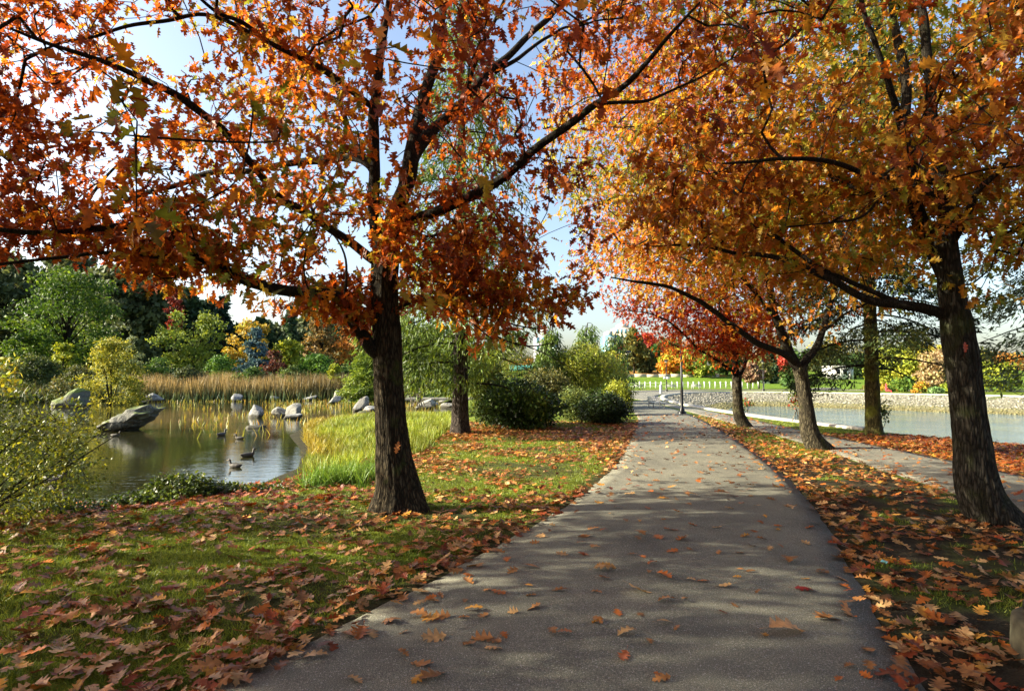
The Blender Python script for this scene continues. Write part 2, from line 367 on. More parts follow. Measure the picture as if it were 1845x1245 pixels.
OVAL = (np.array([(0, 0), (.2, .35), (.17, .7), (0, 1), (-.17, .7), (-.2, .35)], float), np.array([(0, 1, 5), (1, 2, 4), (1, 4, 5), (2, 3, 4)]))
QUADL = (np.array([(0, 0), (.5, .45), (0, 1), (-.5, .55)], float), np.array([(0, 1, 2), (0, 2, 3)]))
BLADE = (np.array([(-.5, 0), (.5, 0), (.35, .5), (-.35, .5), (0, 1)], float), np.array([(0, 1, 2), (0, 2, 3), (3, 2, 4)]))
BLADE1 = (np.array([(-.5, 0), (.5, 0), (0, 1)], float), np.array([(0, 1, 2)]))
def cards(T, P, A, Nn, Ln, W, col, fold=0., bend=0., jitter_col=0.12, tip=None):
    """instances of template T: P base, A axis, Nn normal, Ln length, W width factor (absolute)."""
    TV, TF = T; n = len(P); yt = TV[:, 1]; A = unit(A); Xa = unit(np.cross(A, Nn)); Na = np.cross(Xa, A)
    Ln = np.broadcast_to(np.asarray(Ln, float), (n,)); W = np.broadcast_to(np.asarray(W, float), (n,))
    fold = np.broadcast_to(np.asarray(fold, float), (n,)); bend = np.broadcast_to(np.asarray(bend, float), (n,))
    x, y = TV[:, 0], TV[:, 1]
    if len(TV) > 9:
        x = x[None] + rng.normal(size=(n, len(TV))) * .035; y = y[None] + rng.normal(size=(n, len(TV))) * .03
    else: x = np.broadcast_to(x, (n, len(TV))); y = np.broadcast_to(y, (n, len(TV)))
    zz = (fold[:, None] * np.abs(x) - bend[:, None] * (y ** 2)) * Ln[:, None]
    V = P[:, None] + Xa[:, None] * (x * W[:, None])[..., None] + A[:, None] * (y * Ln[:, None])[..., None] + Na[:, None] * zz[..., None]
    Fc = (TF[None] + (np.arange(n) * len(TV))[:, None, None]).reshape(-1, 3)
    cc = np.clip(col * (1 + rng.normal(size=(n, 1)) * jitter_col), .002, 1)
    if tip is None: cv = np.repeat(cc, len(TV), 0)
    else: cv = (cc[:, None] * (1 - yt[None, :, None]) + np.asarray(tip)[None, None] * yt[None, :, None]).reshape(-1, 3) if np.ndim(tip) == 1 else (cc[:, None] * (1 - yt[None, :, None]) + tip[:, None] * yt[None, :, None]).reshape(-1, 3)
    return V.reshape(-1, 3), Fc, cv
def merge(parts):
    V = []; Fc = []; Cc = []; o = 0
    for v, f, c in parts: V.append(v); Fc.append(f + o); Cc.append(c); o += len(v)
    return np.concatenate(V), np.concatenate(Fc), np.concatenate(Cc)
def palette(n, pal, w, key=None):
    pal = np.array(pal, float); w = np.array(w, float); w /= w.sum()
    if key is None: idx = rng.choice(len(pal), n, p=w)
    else: idx = np.minimum(np.searchsorted(np.cumsum(w), np.clip(key, 0, .9999)), len(pal) - 1)
    return pal[idx]

# ------------------------------------------------------------------ tubes
def smooth_poly(P, r, seg):
    P = np.asarray(P, float); r = np.asarray(r, float)
    Q = np.concatenate([[2 * P[0] - P[1]], P, [2 * P[-1] - P[-2]]]); out = []; ro = []
    for i in range(len(P) - 1):
        p0, p1, p2, p3 = Q[i:i + 4]; n = max(1, int(np.linalg.norm(p2 - p1) / seg))
        t = (np.arange(n) / n)[:, None]
        out.append(.5 * ((2 * p1) + (-p0 + p2) * t + (2 * p0 - 5 * p1 + 4 * p2 - p3) * t ** 2 + (-p0 + 3 * p1 - 3 * p2 + p3) * t ** 3))
        ro.append(r[i] * (1 - t[:, 0]) + r[i + 1] * t[:, 0])
    out.append(P[-1:]); ro.append(r[-1:]); return np.concatenate(out), np.concatenate(ro)
def tube(P, r, k=8, modf=None):
    P = np.asarray(P, float); n = len(P); T = unit(np.gradient(P, axis=0))
    u = unit(np.cross(T[0], [0.3, 1, .1])); U = np.zeros_like(P)
    for i in range(n): u = unit(u - T[i] * (u @ T[i])); U[i] = u
    W = np.cross(T, U); th = np.arange(k) / k * 2 * np.pi
    rr = np.repeat(np.asarray(r)[:, None], k, 1)
    ring = U[:, None] * np.cos(th)[None, :, None] + W[:, None] * np.sin(th)[None, :, None]
    if modf is not None: rr = modf(P, ring, rr)
    V = (P[:, None] + ring * rr[..., None]).reshape(-1, 3)
    a = (np.arange(n - 1)[:, None] * k + np.arange(k)[None]); b_ = (np.arange(n - 1)[:, None] * k + (np.arange(k) + 1)[None] % k)
    Fq = np.stack([a, b_, b_ + k, a + k], -1).reshape(-1, 4)
    V = np.concatenate([V, P[:1], P[-1:]]); nn = n * k
    e = np.arange(k); e1 = (e + 1) % k
    cap0 = np.stack([np.full(k, nn), e1, e, e], 1); cap1 = np.stack([np.full(k, nn + 1), (n - 1) * k + e, (n - 1) * k + e1, (n - 1) * k + e1], 1)
    tri = np.concatenate([Fq[:, [0, 1, 2]], Fq[:, [0, 2, 3]], cap0[:, :3], cap1[:, :3]])
    return V, tri
def mesh_of(name, parts, smooth=True):
    V = []; Fc = []; o = 0
    for v, f in parts: V.append(v); Fc.append(f + o); o += len(v)
    return npmesh(name, np.concatenate(V), np.concatenate(Fc), smooth=smooth)
def bark_mod(flare=.0, z0=0., lobes=5, amp=.075, phase=0., side=None, fh=.27, fr=9.0):
    def f(P, ring, rr):
        n, k = rr.shape
        pos = P[:, None] + ring * rr[..., None]
        ang = np.arctan2(ring[..., 1], ring[..., 0])
        q = np.stack([np.cos(ang) * fr * .55, np.sin(ang) * fr * .55, np.repeat((P[:, 2] * 2.2)[:, None], k, 1)], -1).reshape(-1, 3)
        nz = fbm(q, 1.0, 3, 5).reshape(n, k); big = fbm(pos.reshape(-1, 3), 1.6, 2, 31).reshape(n, k)
        ridge = np.abs(nz - .5) * 2
        h = np.clip(P[:, 2] - z0, 0, None)[:, None]
        fl = flare * np.exp(-h / fh) * (.45 + .55 * (.5 + .5 * np.cos(ang * lobes + phase + big * 2)))
        if side is not None: fl = fl + side[1] * np.exp(-h / (fh * 1.3)) * np.clip(np.cos(ang - side[0]), 0, 1) ** 3
        return rr * (1 + amp * 2 * (ridge - .3) + .14 * (big - .5) * 2) + fl
    return f

# ------------------------------------------------------------------ growing twigs towards leaf clusters
class Skel:
    def __init__(s): s.P = []; s.par = []; s.fix = []; s.dir = []
    def add(s, P, par, fixed):
        for p in P: s.P.append(np.asarray(p, float)); s.par.append(par); s.fix.append(fixed); par = len(s.P) - 1
        return par
def grow(sk, targets, seg=.25, sag=.05, back=.0, root=None):
    base = sk.P[0] if root is None else root
    cap = len(sk.P) + len(targets) * 30 + 10
    A = np.zeros((cap, 3)); n = len(sk.P); A[:n] = sk.P; par = list(sk.par); fix = list(sk.fix); ends = []
    D = np.full(cap, 0.)
    order = []
    d0 = np.array([np.min(np.sum((A[:n] - t) ** 2, 1)) for t in targets]); order = np.argsort(d0)
    for ti in order:
        t = targets[ti]; d = np.sqrt(np.sum((A[:n] - t) ** 2, 1))
        # prefer nodes that lie nearer the trunk than the target, so twigs run outwards
        cost = d + .45 * np.clip(np.linalg.norm(A[:n] - base, axis=1) - np.linalg.norm(t - base), 0, None) * 2
        j = int(np.argmin(cost)); L_ = d[j]
        if L_ < .06: ends.append(j); continue
        k = max(1, int(math.ceil(L_ / seg))); s = np.linspace(0, 1, k + 1)[1:, None]
        side = rnd(1)[0] * L_ * .10
        bowz = np.array([0, 0, sag * L_])
        p = A[j] * (1 - s) + t * s + (side + bowz) * 4 * s * (1 - s)
        if n + k >= cap: break
        A[n:n + k] = p; pr = j
        for q in range(k): par.append(pr); fix.append(False); pr = n + q
        n += k; ends.append(n - 1)
    return A[:n], np.array(par), np.array(fix), np.array(ends)
def twig_mesh(name, A, par, fix, r0=.0035, e=2.4, k=4, rmax=.05):
    n = len(A); acc = np.zeros(n); haschild = np.zeros(n, bool)
    haschild[par[par >= 0]] = True
    acc[~haschild] = r0 ** e
    for i in range(n - 1, -1, -1):
        if par[i] >= 0 and not fix[i]: acc[par[i]] += acc[i]
    r = np.minimum(np.maximum(acc, r0 ** e) ** (1 / e), rmax)
    idx = np.where((~fix) & (par >= 0))[0]; p0 = A[par[idx]]; p1 = A[idx]; T = unit(p1 - p0)
    u = unit(np.cross(T, np.array([.31, .2, 1.]))); w = np.cross(T, u); th = np.arange(k) / k * 2 * np.pi
    ring = u[:, None] * np.cos(th)[None, :, None] + w[:, None] * np.sin(th)[None, :, None]
    ra = np.where(fix[par[idx]], r[idx] * 1.15, np.minimum(r[par[idx]], r[idx] * 1.3))
    V = np.concatenate([p0[:, None] + ring * ra[:, None, None], p1[:, None] + ring * r[idx][:, None, None]], 1).reshape(-1, 3)
    a = np.arange(k); b_ = (a + 1) % k; q = np.stack([a, b_, b_ + k, a + k], 1)
    Fq = (q[None] + (np.arange(len(idx)) * 2 * k)[:, None, None]).reshape(-1, 4)
    return npmesh(name, V, Fq, smooth=True)
def leaves_at(T, tips, dirs, per, spread, L0, L1, pal, w, colscale=.5, droop=.5, wid=1., fold=(.1, .5), bend=(-.2, .7), up=1.0):
    n = len(tips) * per; ti = np.repeat(np.arange(len(tips)), per)
    P = tips[ti] + rnd(n) * spread * np.array([1, 1, .7])
    A = unit(unit(dirs[ti]) * .5 + rnd(n) * .6 + np.array([0, 0, -droop]))
    Nn = unit(np.array([0, 0, up]) + rnd(n) * .55)
    key = vnoise(tips[ti], colscale) * .62 + rng.random(n) * .38
    key = np.argsort(np.argsort(key)) / n
    col = palette(n, pal, w, key)
    Ls = rng.uniform(L0, L1, n)
    return cards(T, P, A, Nn, Ls, Ls * wid * rng.uniform(.6, 1.0, n), col, rng.uniform(*fold, n), rng.uniform(*bend, n), .2)

# ------------------------------------------------------------------ oaks
OAKPAL = [(.28, .06, .012), (.42, .12, .014), (.54, .2, .018), (.68, .36, .03), (.4, .34, .035), (.2, .27, .03)]
def oak(name, label, trunk, tr_r, limbs, targets, T, per, L0, L1, pal, w, group, bark, flare, keep, seg=.25, side=None, twr=.0042, tseg=.022, tk=110, droop=.5, spread=.11, limbmat=None):
    base = trunk[0]
    root = world_root(name, base, label, 'tree', group)
    tp, trr = smooth_poly(trunk, tr_r, tseg)
    wlink('trunk', mesh_of('trunk', [tube(tp, trr, tk, bark_mod(flare, base[2], side=side))]), bark, root)
    sk = Skel(); sk.add(tp[len(tp) // 2::max(1, int(.25 / tseg))], -1, True); sk.par[0] = -1
    for pts, r0, r1 in limbs:
        p, rr = smooth_poly(pts, np.linspace(1, 0, len(pts)) ** .8 * (r0 - r1) * .88 + r1 * .85, .06)
        wob = (np.stack([fbm(p, 1.3, 2, o_) for o_ in (3, 55, 99)], 1) - .5) * .12 * np.minimum(1, np.arange(len(p)) / 12)[:, None]
        p = p + wob
        wlink('limb', mesh_of('limb', [tube(p, rr, 12, bark_mod(0, amp=.05, fr=4))]), limbmat or M_limb, root)
        sk.add(p[3::4], -1, True)
    tg = targets[keep(targets)]
    A, par, fix, ends = grow(sk, tg, seg, root=np.array(base) + np.array([0, 0, 2.2]))
    tips = A[ends]; dirs = unit(tips - A[np.maximum(par[ends], 0)] + 1e-6)
    wlink('twigs', twig_mesh('twigs', A, par, fix, twr), limbmat or M_limb, root)
    V, Fc, Cc = leaves_at(T, tips, dirs, per, spread, L0, L1, pal, w, droop=droop)
    # a second set a little way back along the twigs
    pe = par[ends]; ok = (pe >= 0) & (rng.random(len(pe)) < .8); t2 = A[pe[ok]]; t2 = t2 * .6 + tips[ok] * .4
    V2, F2, C2 = leaves_at(T, t2, dirs[ok], max(1, per // 2), spread, L0, L1, pal, w, droop=droop)
    V, Fc, Cc = merge([(V, Fc, Cc), (V2, F2, C2)])
    # never right in front of the lens
    wlink('crown', npmesh('crown', V, Fc, Cc), M_leaf, root)
    print(name, 'tips', len(tips), 'tris', len(Fc))
    return root
def ell(n, c, r, pw=.45):
    """points in an ellipsoid, biased to the outside"""
    d = unit(rnd(n)); return np.array(c) + d * (rng.random(n) ** pw)[:, None] * np.array(r)
def holes(P, s=.75, thr=.36, off=0): return vnoise(P, s, off) > thr
def pw(v, xs, ys): return np.interp(v, xs, ys)

# --- near left oak
A_ = lambda L_: [at(*q) for q in L_]
bA = gp(712, 912, 0.0); bA[2] = -.02
YA = 7.3
trunkA = [np.array([bA[0], YA, -.15]), at(712, 880, YA), at(706, 800, YA), at(700, 700, YA), at(697, 620, YA), at(694, 540, YA), at(692, 490, YA), at(694, 452, YA)]
trA = [.25, .215, .19, .182, .178, .17, .16, .14]
limbsA = [
 (A_([(692, 500, 7.3), (682, 430, 7.25), (676, 361, 7.2), (674, 301, 7.2), (673, 221, 7.1), (681, 181, 7.1), (691, 100, 7), (697, 24, 6.9), (705, -120, 6.8), (700, -300, 6.7)]), .105, .03),
 (A_([(700, 500, 7.35), (711, 402, 7.4), (731, 341, 7.45), (743, 281, 7.5), (755, 221, 7.6), (771, 161, 7.7), (787, 110, 7.8), (799, 24, 7.9), (815, -150, 8), (830, -320, 8.2)]), .14, .03),
 (A_([(731, 341, 7.45), (750, 275, 7.6), (795, 225, 7.9), (835, 181, 8.1), (892, 124, 8.4), (952, 68, 8.6), (1005, 20, 8.9), (1080, -90, 9.2)]), .10, .03),
 (A_([(835, 181, 8.1), (855, 116, 8), (876, 68, 7.8), (898, 20, 7.7), (930, -80, 7.5)]), .045, .018),
 (A_([(892, 130, 8.4), (935, 105, 8.6), (985, 72, 8.9), (1040, 45, 9.2), (1100, 20, 9.5)]), .04, .012),
 (A_([(702, 430, 7.35), (725, 402, 7.2), (755, 393, 7.1), (803, 373, 7), (851, 353, 6.9), (884, 337, 6.8), (920, 313, 6.7), (956, 281, 6.5), (1010, 237, 6.3), (1070, 189, 6.1), (1123, 153, 5.9), (1167, 108, 5.7), (1205, 68, 5.5), (1260, 10, 5.3)]), .085, .012),
 (A_([(1070, 189, 6.1), (1120, 182, 6.3), (1175, 177, 6.5), (1239, 153, 6.7), (1290, 130, 6.9), (1340, 95, 7.1)]), .025, .008),
 (A_([(697, 650, 7.3), (671, 630, 7.2), (655, 606, 7.1), (637, 581, 7.0), (622, 548, 6.9), (600, 532, 6.8), (560, 531, 6.6), (500, 525, 6.4), (440, 508, 6.2), (390, 480, 6), (345, 455, 5.8), (300, 425, 5.6), (255, 408, 5.5), (180, 411, 5.3), (100, 418, 5.2), (20, 420, 5.1), (-120, 400, 4.9)]), .10, .014),
 (A_([(345, 455, 5.8), (300, 462, 5.6), (250, 461, 5.5), (190, 455, 5.4), (120, 462, 5.3), (20, 476, 5.1), (-60, 480, 5)]), .03, .01),
 (A_([(674, 305, 7.2), (640, 285, 7.3), (562, 288, 7.5), (500, 297, 7.6), (443, 310, 7.7), (369, 314, 7.8), (325, 329, 7.8), (266, 344, 7.8), (207, 369, 7.8), (148, 390, 7.7), (80, 400, 7.7), (20, 406, 7.6), (-100, 400, 7.5)]), .06, .018),
 (A_([(148, 388, 7.7), (165, 350, 7.6), (200, 307, 7.5), (244, 266, 7.4), (236, 225, 7.2), (212, 180, 7.1)]), .025, .007),
 (A_([(681, 200, 7.1), (660, 185, 7), (611, 149, 6.7), (570, 124, 6.5), (530, 104, 6.3), (482, 80, 6.1), (436, 40, 5.8), (388, 15, 5.6), (300, -60, 5.3)]), .05, .014),
 (A_([(500, 85, 6.2), (450, 62, 6.2), (388, 37, 6.1), (296, 44, 6), (222, 55, 5.9), (163, 70, 5.8), (111, 78, 5.7), (40, 95, 5.6)]), .03, .01),
 (A_([(690, 480, 7.3), (663, 462, 7.2), (635, 440, 7.1), (600, 415, 7), (558, 385, 6.8), (506, 353, 6.5), (474, 313, 6.3), (443, 281, 6.1), (400, 235, 5.9), (355, 200, 5.7), (310, 168, 5.5), (259, 144, 5.3), (210, 122, 5.2), (148, 100, 5), (74, 74, 4.9), (10, 54, 4.8)]), .07, .014),
 (A_([(672, 310, 7.2), (645, 262, 7.5), (623, 213, 7.8), (605, 160, 8.1), (572, 95, 8.4), (540, 45, 8.7), (505, 10, 9)]), .055, .02),
 (A_([(712, 420, 7.35), (731, 414, 7.6), (771, 428, 7.9), (811, 418, 8.2), (860, 400, 8.5), (920, 395, 8.9)]), .03, .01),
 (A_([(703, 505, 7.3), (740, 500, 7.5), (790, 505, 7.7), (850, 528, 7.8), (889, 562, 7.9), (927, 580, 8), (985, 590, 8.1)]), .03, .008),
 (A_([(706, 560, 7.3), (760, 540, 7.4), (810, 545, 7.5), (850, 567, 7.6), (901, 606, 7.7), (953, 621, 7.8), (1000, 618, 7.9)]), .025, .007),
 (A_([(620, 545, 6.9), (625, 500, 6.95), (622, 460, 7), (600, 420, 7.1), (560, 395, 7.3)]), .022, .008),
 (A_([(250, 461, 5.5), (262, 480, 5.6), (290, 500, 5.9), (320, 520, 6.2)]), .012, .006),
]
nA = 2300
tA = np.concatenate([ell(nA, (-2.2, 6.9, 5.6), (7.2, 5.6, 4.6)), ell(500, (-4.2, 6.2, 3.3), (3.2, 2.0, 1.2)), ell(150, (.6, 7.4, 3.2), (2.2, 1.6, 1.3)), ell(260, (-1.2, 7.3, 3.0), (1.6, 1.2, 1.)), ell(260, (-2.6, 6.9, 3.0), (1.7, 1.2, .9)), ell(200, (-4.3, 5.9, 2.95), (1.7, 1.0, .5)), ell(170, (-3.1, 6.4, 2.7), (1.3, .9, .45)), ell(140, (-2.0, 6.9, 2.5), (1.0, .7, .4)), ell(90, (-.6, 7.2, 2.55), (.9, .6, .4)), ell(70, (.9, 7.6, 2.7), (1.2, .8, .5)),
                     ell(330, (-1.0, 6.0, 5.6), (4.5, 2.0, 1.8))])
def keepA(P):
    px, py, f = proj(P); inn = (px > -150) & (px < 1995) & (f > .5)
    ylo = pw(px, [-150, 0, 80, 180, 270, 330, 400, 470, 520, 580, 640, 680, 760, 820, 870, 930, 1000, 1040, 1100, 1300, 1500], [460, 475, 460, 470, 530, 540, 560, 575, 600, 560, 600, 590, 560, 600, 640, 630, 600, 560, 300, 260, 60])
    ok = (~inn) | (py < ylo - 18)
    ok &= ~(inn & (px > 965) & (px < 1045) & (py > 370) & (py < 505))
    ok &= ~((f < 2.6) & (f > -1) & (np.linalg.norm(P - CAM, axis=1) < 2.9))
    ok &= np.linalg.norm(P - CAM, axis=1) > 2.6
    ok &= (P[:, 2] > 1.9) & (P[:, 1] < 10.8)
    # breaks in the crown
    for cx, cy, rx, ry in ((270, 60, 38, 60), (320, 90, 30, 30), (170, 200, 55, 38), (215, 240, 55, 25), (275, 180, 35, 22), (215, 275, 40, 16), (940, 90, 60, 55), (905, 60, 30, 40), (395, 400, 30, 15), (700, 130, 14, 40), (720, 160, 14, 26), (450, 460, 50, 18)):
        ok &= ~(((px - cx) / rx) ** 2 + ((py - cy) / ry) ** 2 < 1) | ~inn
    return ok & holes(P, .9, .44)
oak('oak_tree', 'large near oak left of the path with dark flaring trunk and rust leaves', trunkA, trA, limbsA, tA, OAK, 9, .08, .15,
    [(.17, .032, .009), (.27, .06, .011), (.38, .105, .013), (.56, .24, .02), (.27, .2, .022), (.14, .17, .02)], [3.6, 5, 3.6, 1.6, 1.6, .5], 'oaks lining the path', M_bark, .13, keepA, side=(R(-8), .3))

# --- near right oak
YB = 6.7
xb = gp(1765, 930)[0]
trunkB = [np.array([xb + .02, YB, -.15]), at(1764, 890, YB), at(1752, 800, YB), at(1744, 740, YB), at(1734, 660, YB), at(1724, 590, YB), at(1714, 530, YB), at(1708, 470, YB), at(1700, 400, YB)]
trB = [.225, .195, .178, .173, .168, .16, .145, .12, .1]
limbsB = [
 (A_([(1712, 480, 6.7), (1706, 401, 6.7), (1695, 321, 6.7), (1688, 260, 6.65), (1683, 201, 6.6), (1675, 120, 6.5), (1663, 24, 6.5), (1650, -150, 6.5), (1640, -320, 6.4)]), .10, .03),
 (A_([(1704, 500, 6.75), (1680, 440, 6.9), (1652, 381, 7.1), (1638, 320, 7.2), (1631, 240, 7.3), (1631, 150, 7.4), (1615, 60, 7.5), (1600, -60, 7.6), (1590, -250, 7.8)]), .11, .03),
 (A_([(1640, 300, 7.2), (1622, 210, 7.0), (1602, 165, 6.9), (1587, 120, 6.8), (1571, 60, 6.7), (1552, 10, 6.6), (1520, -100, 6.5)]), .055, .02),
 (A_([(1680, 200, 6.6), (1711, 137, 6.4), (1735, 96, 6.3), (1770, 20, 6.2), (1810, -100, 6)]), .035, .012),
 (A_([(1690, 330, 6.7), (1660, 322, 6.5), (1631, 317, 6.4), (1551, 309, 6.1), (1470, 297, 5.9), (1400, 290, 5.7), (1345, 288, 5.6), (1300, 292, 5.5)]), .045, .01),
 (A_([(1695, 360, 6.7), (1650, 345, 6.9), (1607, 348, 7.1), (1571, 352, 7.3), (1511, 317, 7.5), (1462, 281, 7.8), (1410, 237, 8), (1362, 185, 8.3), (1320, 135, 8.6), (1270, 90, 8.9)]), .06, .015),
 (A_([(1720, 580, 6.7), (1687, 560, 6.7), (1631, 550, 6.7), (1581, 545, 6.8), (1539, 530, 6.9), (1490, 503, 7), (1440, 478, 7.2), (1380, 460, 7.4), (1320, 455, 7.6), (1240, 440, 7.8), (1170, 445, 8)]), .075, .012),
 (A_([(1631, 551, 6.7), (1560, 520, 6.9), (1490, 490, 7.1), (1430, 450, 7.3), (1384, 414, 7.5), (1345, 375, 7.7), (1291, 315, 7.9), (1251, 269, 8.1), (1200, 240, 8.3)]), .04, .01),
 (A_([(1715, 440, 6.7), (1745, 385, 6.6), (1760, 349, 6.5), (1792, 321, 6.4), (1824, 281, 6.3), (1880, 230, 6.2), (1960, 180, 6)]), .05, .015),
 (A_([(1690, 250, 6.6), (1760, 200, 6.9), (1840, 160, 7.2), (1920, 110, 7.5)]), .03, .01),
 (A_([(1600, 346, 7.1), (1550, 390, 6.8), (1500, 400, 6.6), (1440, 405, 6.4)]), .02, .007),
]
tB = np.concatenate([ell(2100, (5.2, 6.8, 6.2), (5.6, 4.8, 4.2)), ell(420, (3.2, 7.4, 3.9), (2.7, 1.7, 1.2)), ell(420, (5.0, 6.2, 4.2), (2.2, 1.4, 1.5))])
def keepB(P):
    px, py, f = proj(P); inn = (px > -150) & (px < 1995) & (f > .5)
    ylo = pw(px, [1000, 1100, 1180, 1250, 1400, 1500, 1600, 1700, 1760, 1850, 1995], [60, 330, 440, 470, 520, 560, 575, 560, 575, 560, 550])
    ok = (~inn) | (py < ylo - 15)
    ok &= px > 1060
    ok &= np.linalg.norm(P - CAM, axis=1) > 3.2
    ok &= P[:, 2] > 2.0
    ok &= ~(inn & (px > 1665) & (px < 1750) & (py > 440) & (rng.random(len(P)) < .7))
    return ok & holes(P, .8, .42, 70)
oak('oak_tree', 'near oak at the right edge with leaning mossy trunk and yellow-green leaves', trunkB, trB, limbsB, tB, OAK, 8, .095, .16,
    [(.2, .05, .01), (.3, .09, .013), (.38, .16, .018), (.42, .26, .03), (.24, .24, .03), (.13, .19, .025)], [.5, 1.8, 3, 3.2, 4.0, 2.2], 'oaks lining the path', M_barkB, .07, keepB, side=(R(-35), .12))

# --- third oak (right verge)
YC = 13.3
xc = gp(1462, 806)[0]
trunkC = [np.array([xc, YC, -.15]), at(1458, 780, YC), at(1452, 730, YC), at(1446, 690, YC), at(1440, 660, YC)]
trC = [.2, .17, .15, .145, .15]
limbsC = [
 (A_([(1441, 668, YC), (1425, 640, 13.2), (1418, 615, 13.1), (1407, 590, 13), (1394, 550, 13), (1386, 490, 12.9), (1378, 420, 12.8), (1372, 300, 12.8), (1365, 150, 12.8), (1358, 0, 12.8)]), .13, .03),
 (A_([(1438, 660, YC), (1418, 640, 13), (1383, 627, 12.6), (1351, 610, 12.2), (1318, 588, 11.8), (1286, 562, 11.4), (1245, 535, 11), (1200, 518, 10.7), (1150, 508, 10.4), (1100, 500, 10.2)]), .09, .015),
 (A_([(1443, 665, YC), (1455, 645, 13.4), (1468, 630, 13.5), (1480, 600, 13.6), (1495, 560, 13.8), (1512, 500, 14), (1530, 430, 14.2), (1545, 330, 14.4), (1560, 200, 14.6)]), .11, .025),
 (A_([(1400, 575, 13), (1370, 540, 12.4), (1340, 505, 12), (1300, 470, 11.6), (1250, 430, 11.2), (1200, 400, 10.8), (1150, 370, 10.5)]), .05, .012),
 (A_([(1386, 490, 12.9), (1350, 430, 13.2), (1310, 370, 13.6), (1280, 300, 14), (1265, 200, 14.3), (1255, 100, 14.6)]), .06, .015),
 (A_([(1480, 600, 13.6), (1520, 570, 13.2), (1560, 550, 12.9), (1600, 520, 12.6)]), .04, .012),
 (A_([(1380, 430, 12.8), (1420, 340, 12.5), (1450, 250, 12.2), (1480, 140, 12)]), .05, .012),
]
tC = np.concatenate([ell(2300, (5.6, 13.2, 7.0), (5.6, 5.2, 5.2)), ell(350, (4.3, 12.0, 4.2), (2.6, 2, 1.2)), ell(380, (2.7, 12.6, 6.2), (2.6, 2.4, 2.6))])
def keepC(P):
    px, py, f = proj(P); inn = (px > -150) & (px < 1995) & (f > .5)
    ylo = pw(px, [900, 1000, 1030, 1100, 1200, 1290, 1350, 1400, 1440, 1500, 1560, 1640, 1750], [100, 470, 520, 530, 560, 590, 620, 630, 600, 610, 560, 500, 480])
    ok = (py < ylo - 8) & (px > np.where(py < 350, 975, 1012))
    return ok & (P[:, 2] > 2.3) & holes(P, .6, .38, 120)
oak('oak_tree', 'middle oak on the right verge, short forked sunlit trunk and dense orange-brown crown', trunkC, trC, limbsC, tC, OAKLO, 8, .12, .18,
    [(.24, .055, .012), (.34, .1, .014), (.44, .17, .018), (.44, .26, .035), (.27, .24, .035), (.15, .2, .03)], [1.4, 2.4, 3.4, 3.2, 2.8, 1.2], 'oaks lining the path', M_barkC, .08, keepC, seg=.4, twr=.005, tk=48, tseg=.05, spread=.18, side=(R(-20), .1))

# --- fourth oak, red
YD = 19.2
xd = gp(1333, 767)[0]
trunkD = [np.array([xd, YD, -.15]), at(1331, 745, YD), at(1329, 715, YD), at(1328, 690, YD), at(1328, 675, YD)]
trD = [.2, .175, .16, .155, .15]
limbsD = [
 (A_([(1328, 680, YD), (1326, 660, 19.1), (1325, 640, 19), (1318, 600, 18.9), (1310, 540, 18.8), (1300, 440, 18.7), (1295, 330, 18.6), (1290, 200, 18.6)]), .12, .03),
 (A_([(1329, 682, YD), (1338, 667, 19.3), (1344, 650, 19.4), (1350, 620, 19.6), (1360, 570, 19.8), (1370, 500, 20)]), .09, .02),
 (A_([(1328, 680, YD), (1315, 666, 18.8), (1297, 654, 18.4), (1275, 640, 18), (1253, 625, 17.6), (1232, 603, 17.2), (1205, 580, 16.9), (1170, 565, 16.6), (1130, 560, 16.4)]), .06, .012),
 (A_([(1310, 560, 18.8), (1280, 520, 18.4), (1240, 480, 18), (1190, 450, 17.6), (1140, 430, 17.2)]), .05, .012),
 (A_([(1345, 650, 19.4), (1365, 630, 19.2), (1385, 615, 19), (1410, 600, 18.8)]), .04, .01),
]
tD = np.concatenate([ell(1900, (6.4, 18.8, 7.2), (5.0, 4.8, 5.6)), ell(350, (5.6, 17.6, 3.6), (2.8, 2, 1.3)), ell(200, (6.9, 18.3, 2.9), (1.6, 1.4, .8))])
def keepD(P):
    px, py, f = proj(P)
    ylo = pw(px, [950, 1010, 1060, 1100, 1160, 1210, 1240, 1300, 1330, 1370, 1420, 1500], [380, 480, 530, 560, 600, 640, 680, 698, 690, 650, 620, 560])
    return (py < ylo - 4) & (px > 1030) & (P[:, 2] > 1.5) & holes(P, .55, .32, 220)
oak('oak_tree', 'farthest oak on the right verge, slim pale trunk under bright red-orange leaves', trunkD, trD, limbsD, tD, OAKLO, 9, .12, .18,
    [(.28, .03, .012), (.4, .055, .014), (.46, .1, .016), (.5, .17, .025), (.36, .22, .035)], [3, 4, 4, 2, .6], 'oaks lining the path', M_barkC, .07, keepD, seg=.5, twr=.006, tk=40, tseg=.06, spread=.2)

# --- oak beyond the left edge of the view whose branches come in at the top left and shade the foreground
trunkL = [np.array([-9.5, 2.0, -.3]), np.array([-9.4, 2.0, 1.2]), np.array([-9.3, 2.1, 2.8])]
limbsL = [([np.array(q, float) for q in Lm], a_, b_) for Lm, a_, b_ in (
 ([(-9.3, 2.1, 2.6), (-8.8, 2.6, 4.0), (-8, 3.2, 5.4), (-7.2, 3.6, 7.2)], .12, .04),
 ([(-9.3, 2.1, 2.7), (-9.9, 1.6, 4.4), (-10.4, 1.2, 6.6)], .11, .04),
 ([(-9.3, 2.1, 2.4), (-8.4, 1.6, 3.2), (-7.2, 1.0, 3.9), (-5.8, .4, 4.4)], .08, .02),
 ([(-9.3, 2.1, 2.6), (-10.2, 3.4, 3.6), (-11, 5, 4.4)], .08, .02))]
tL = ell(1800, (-9.0, 1.6, 5.6), (5.2, 5.2, 4.0))
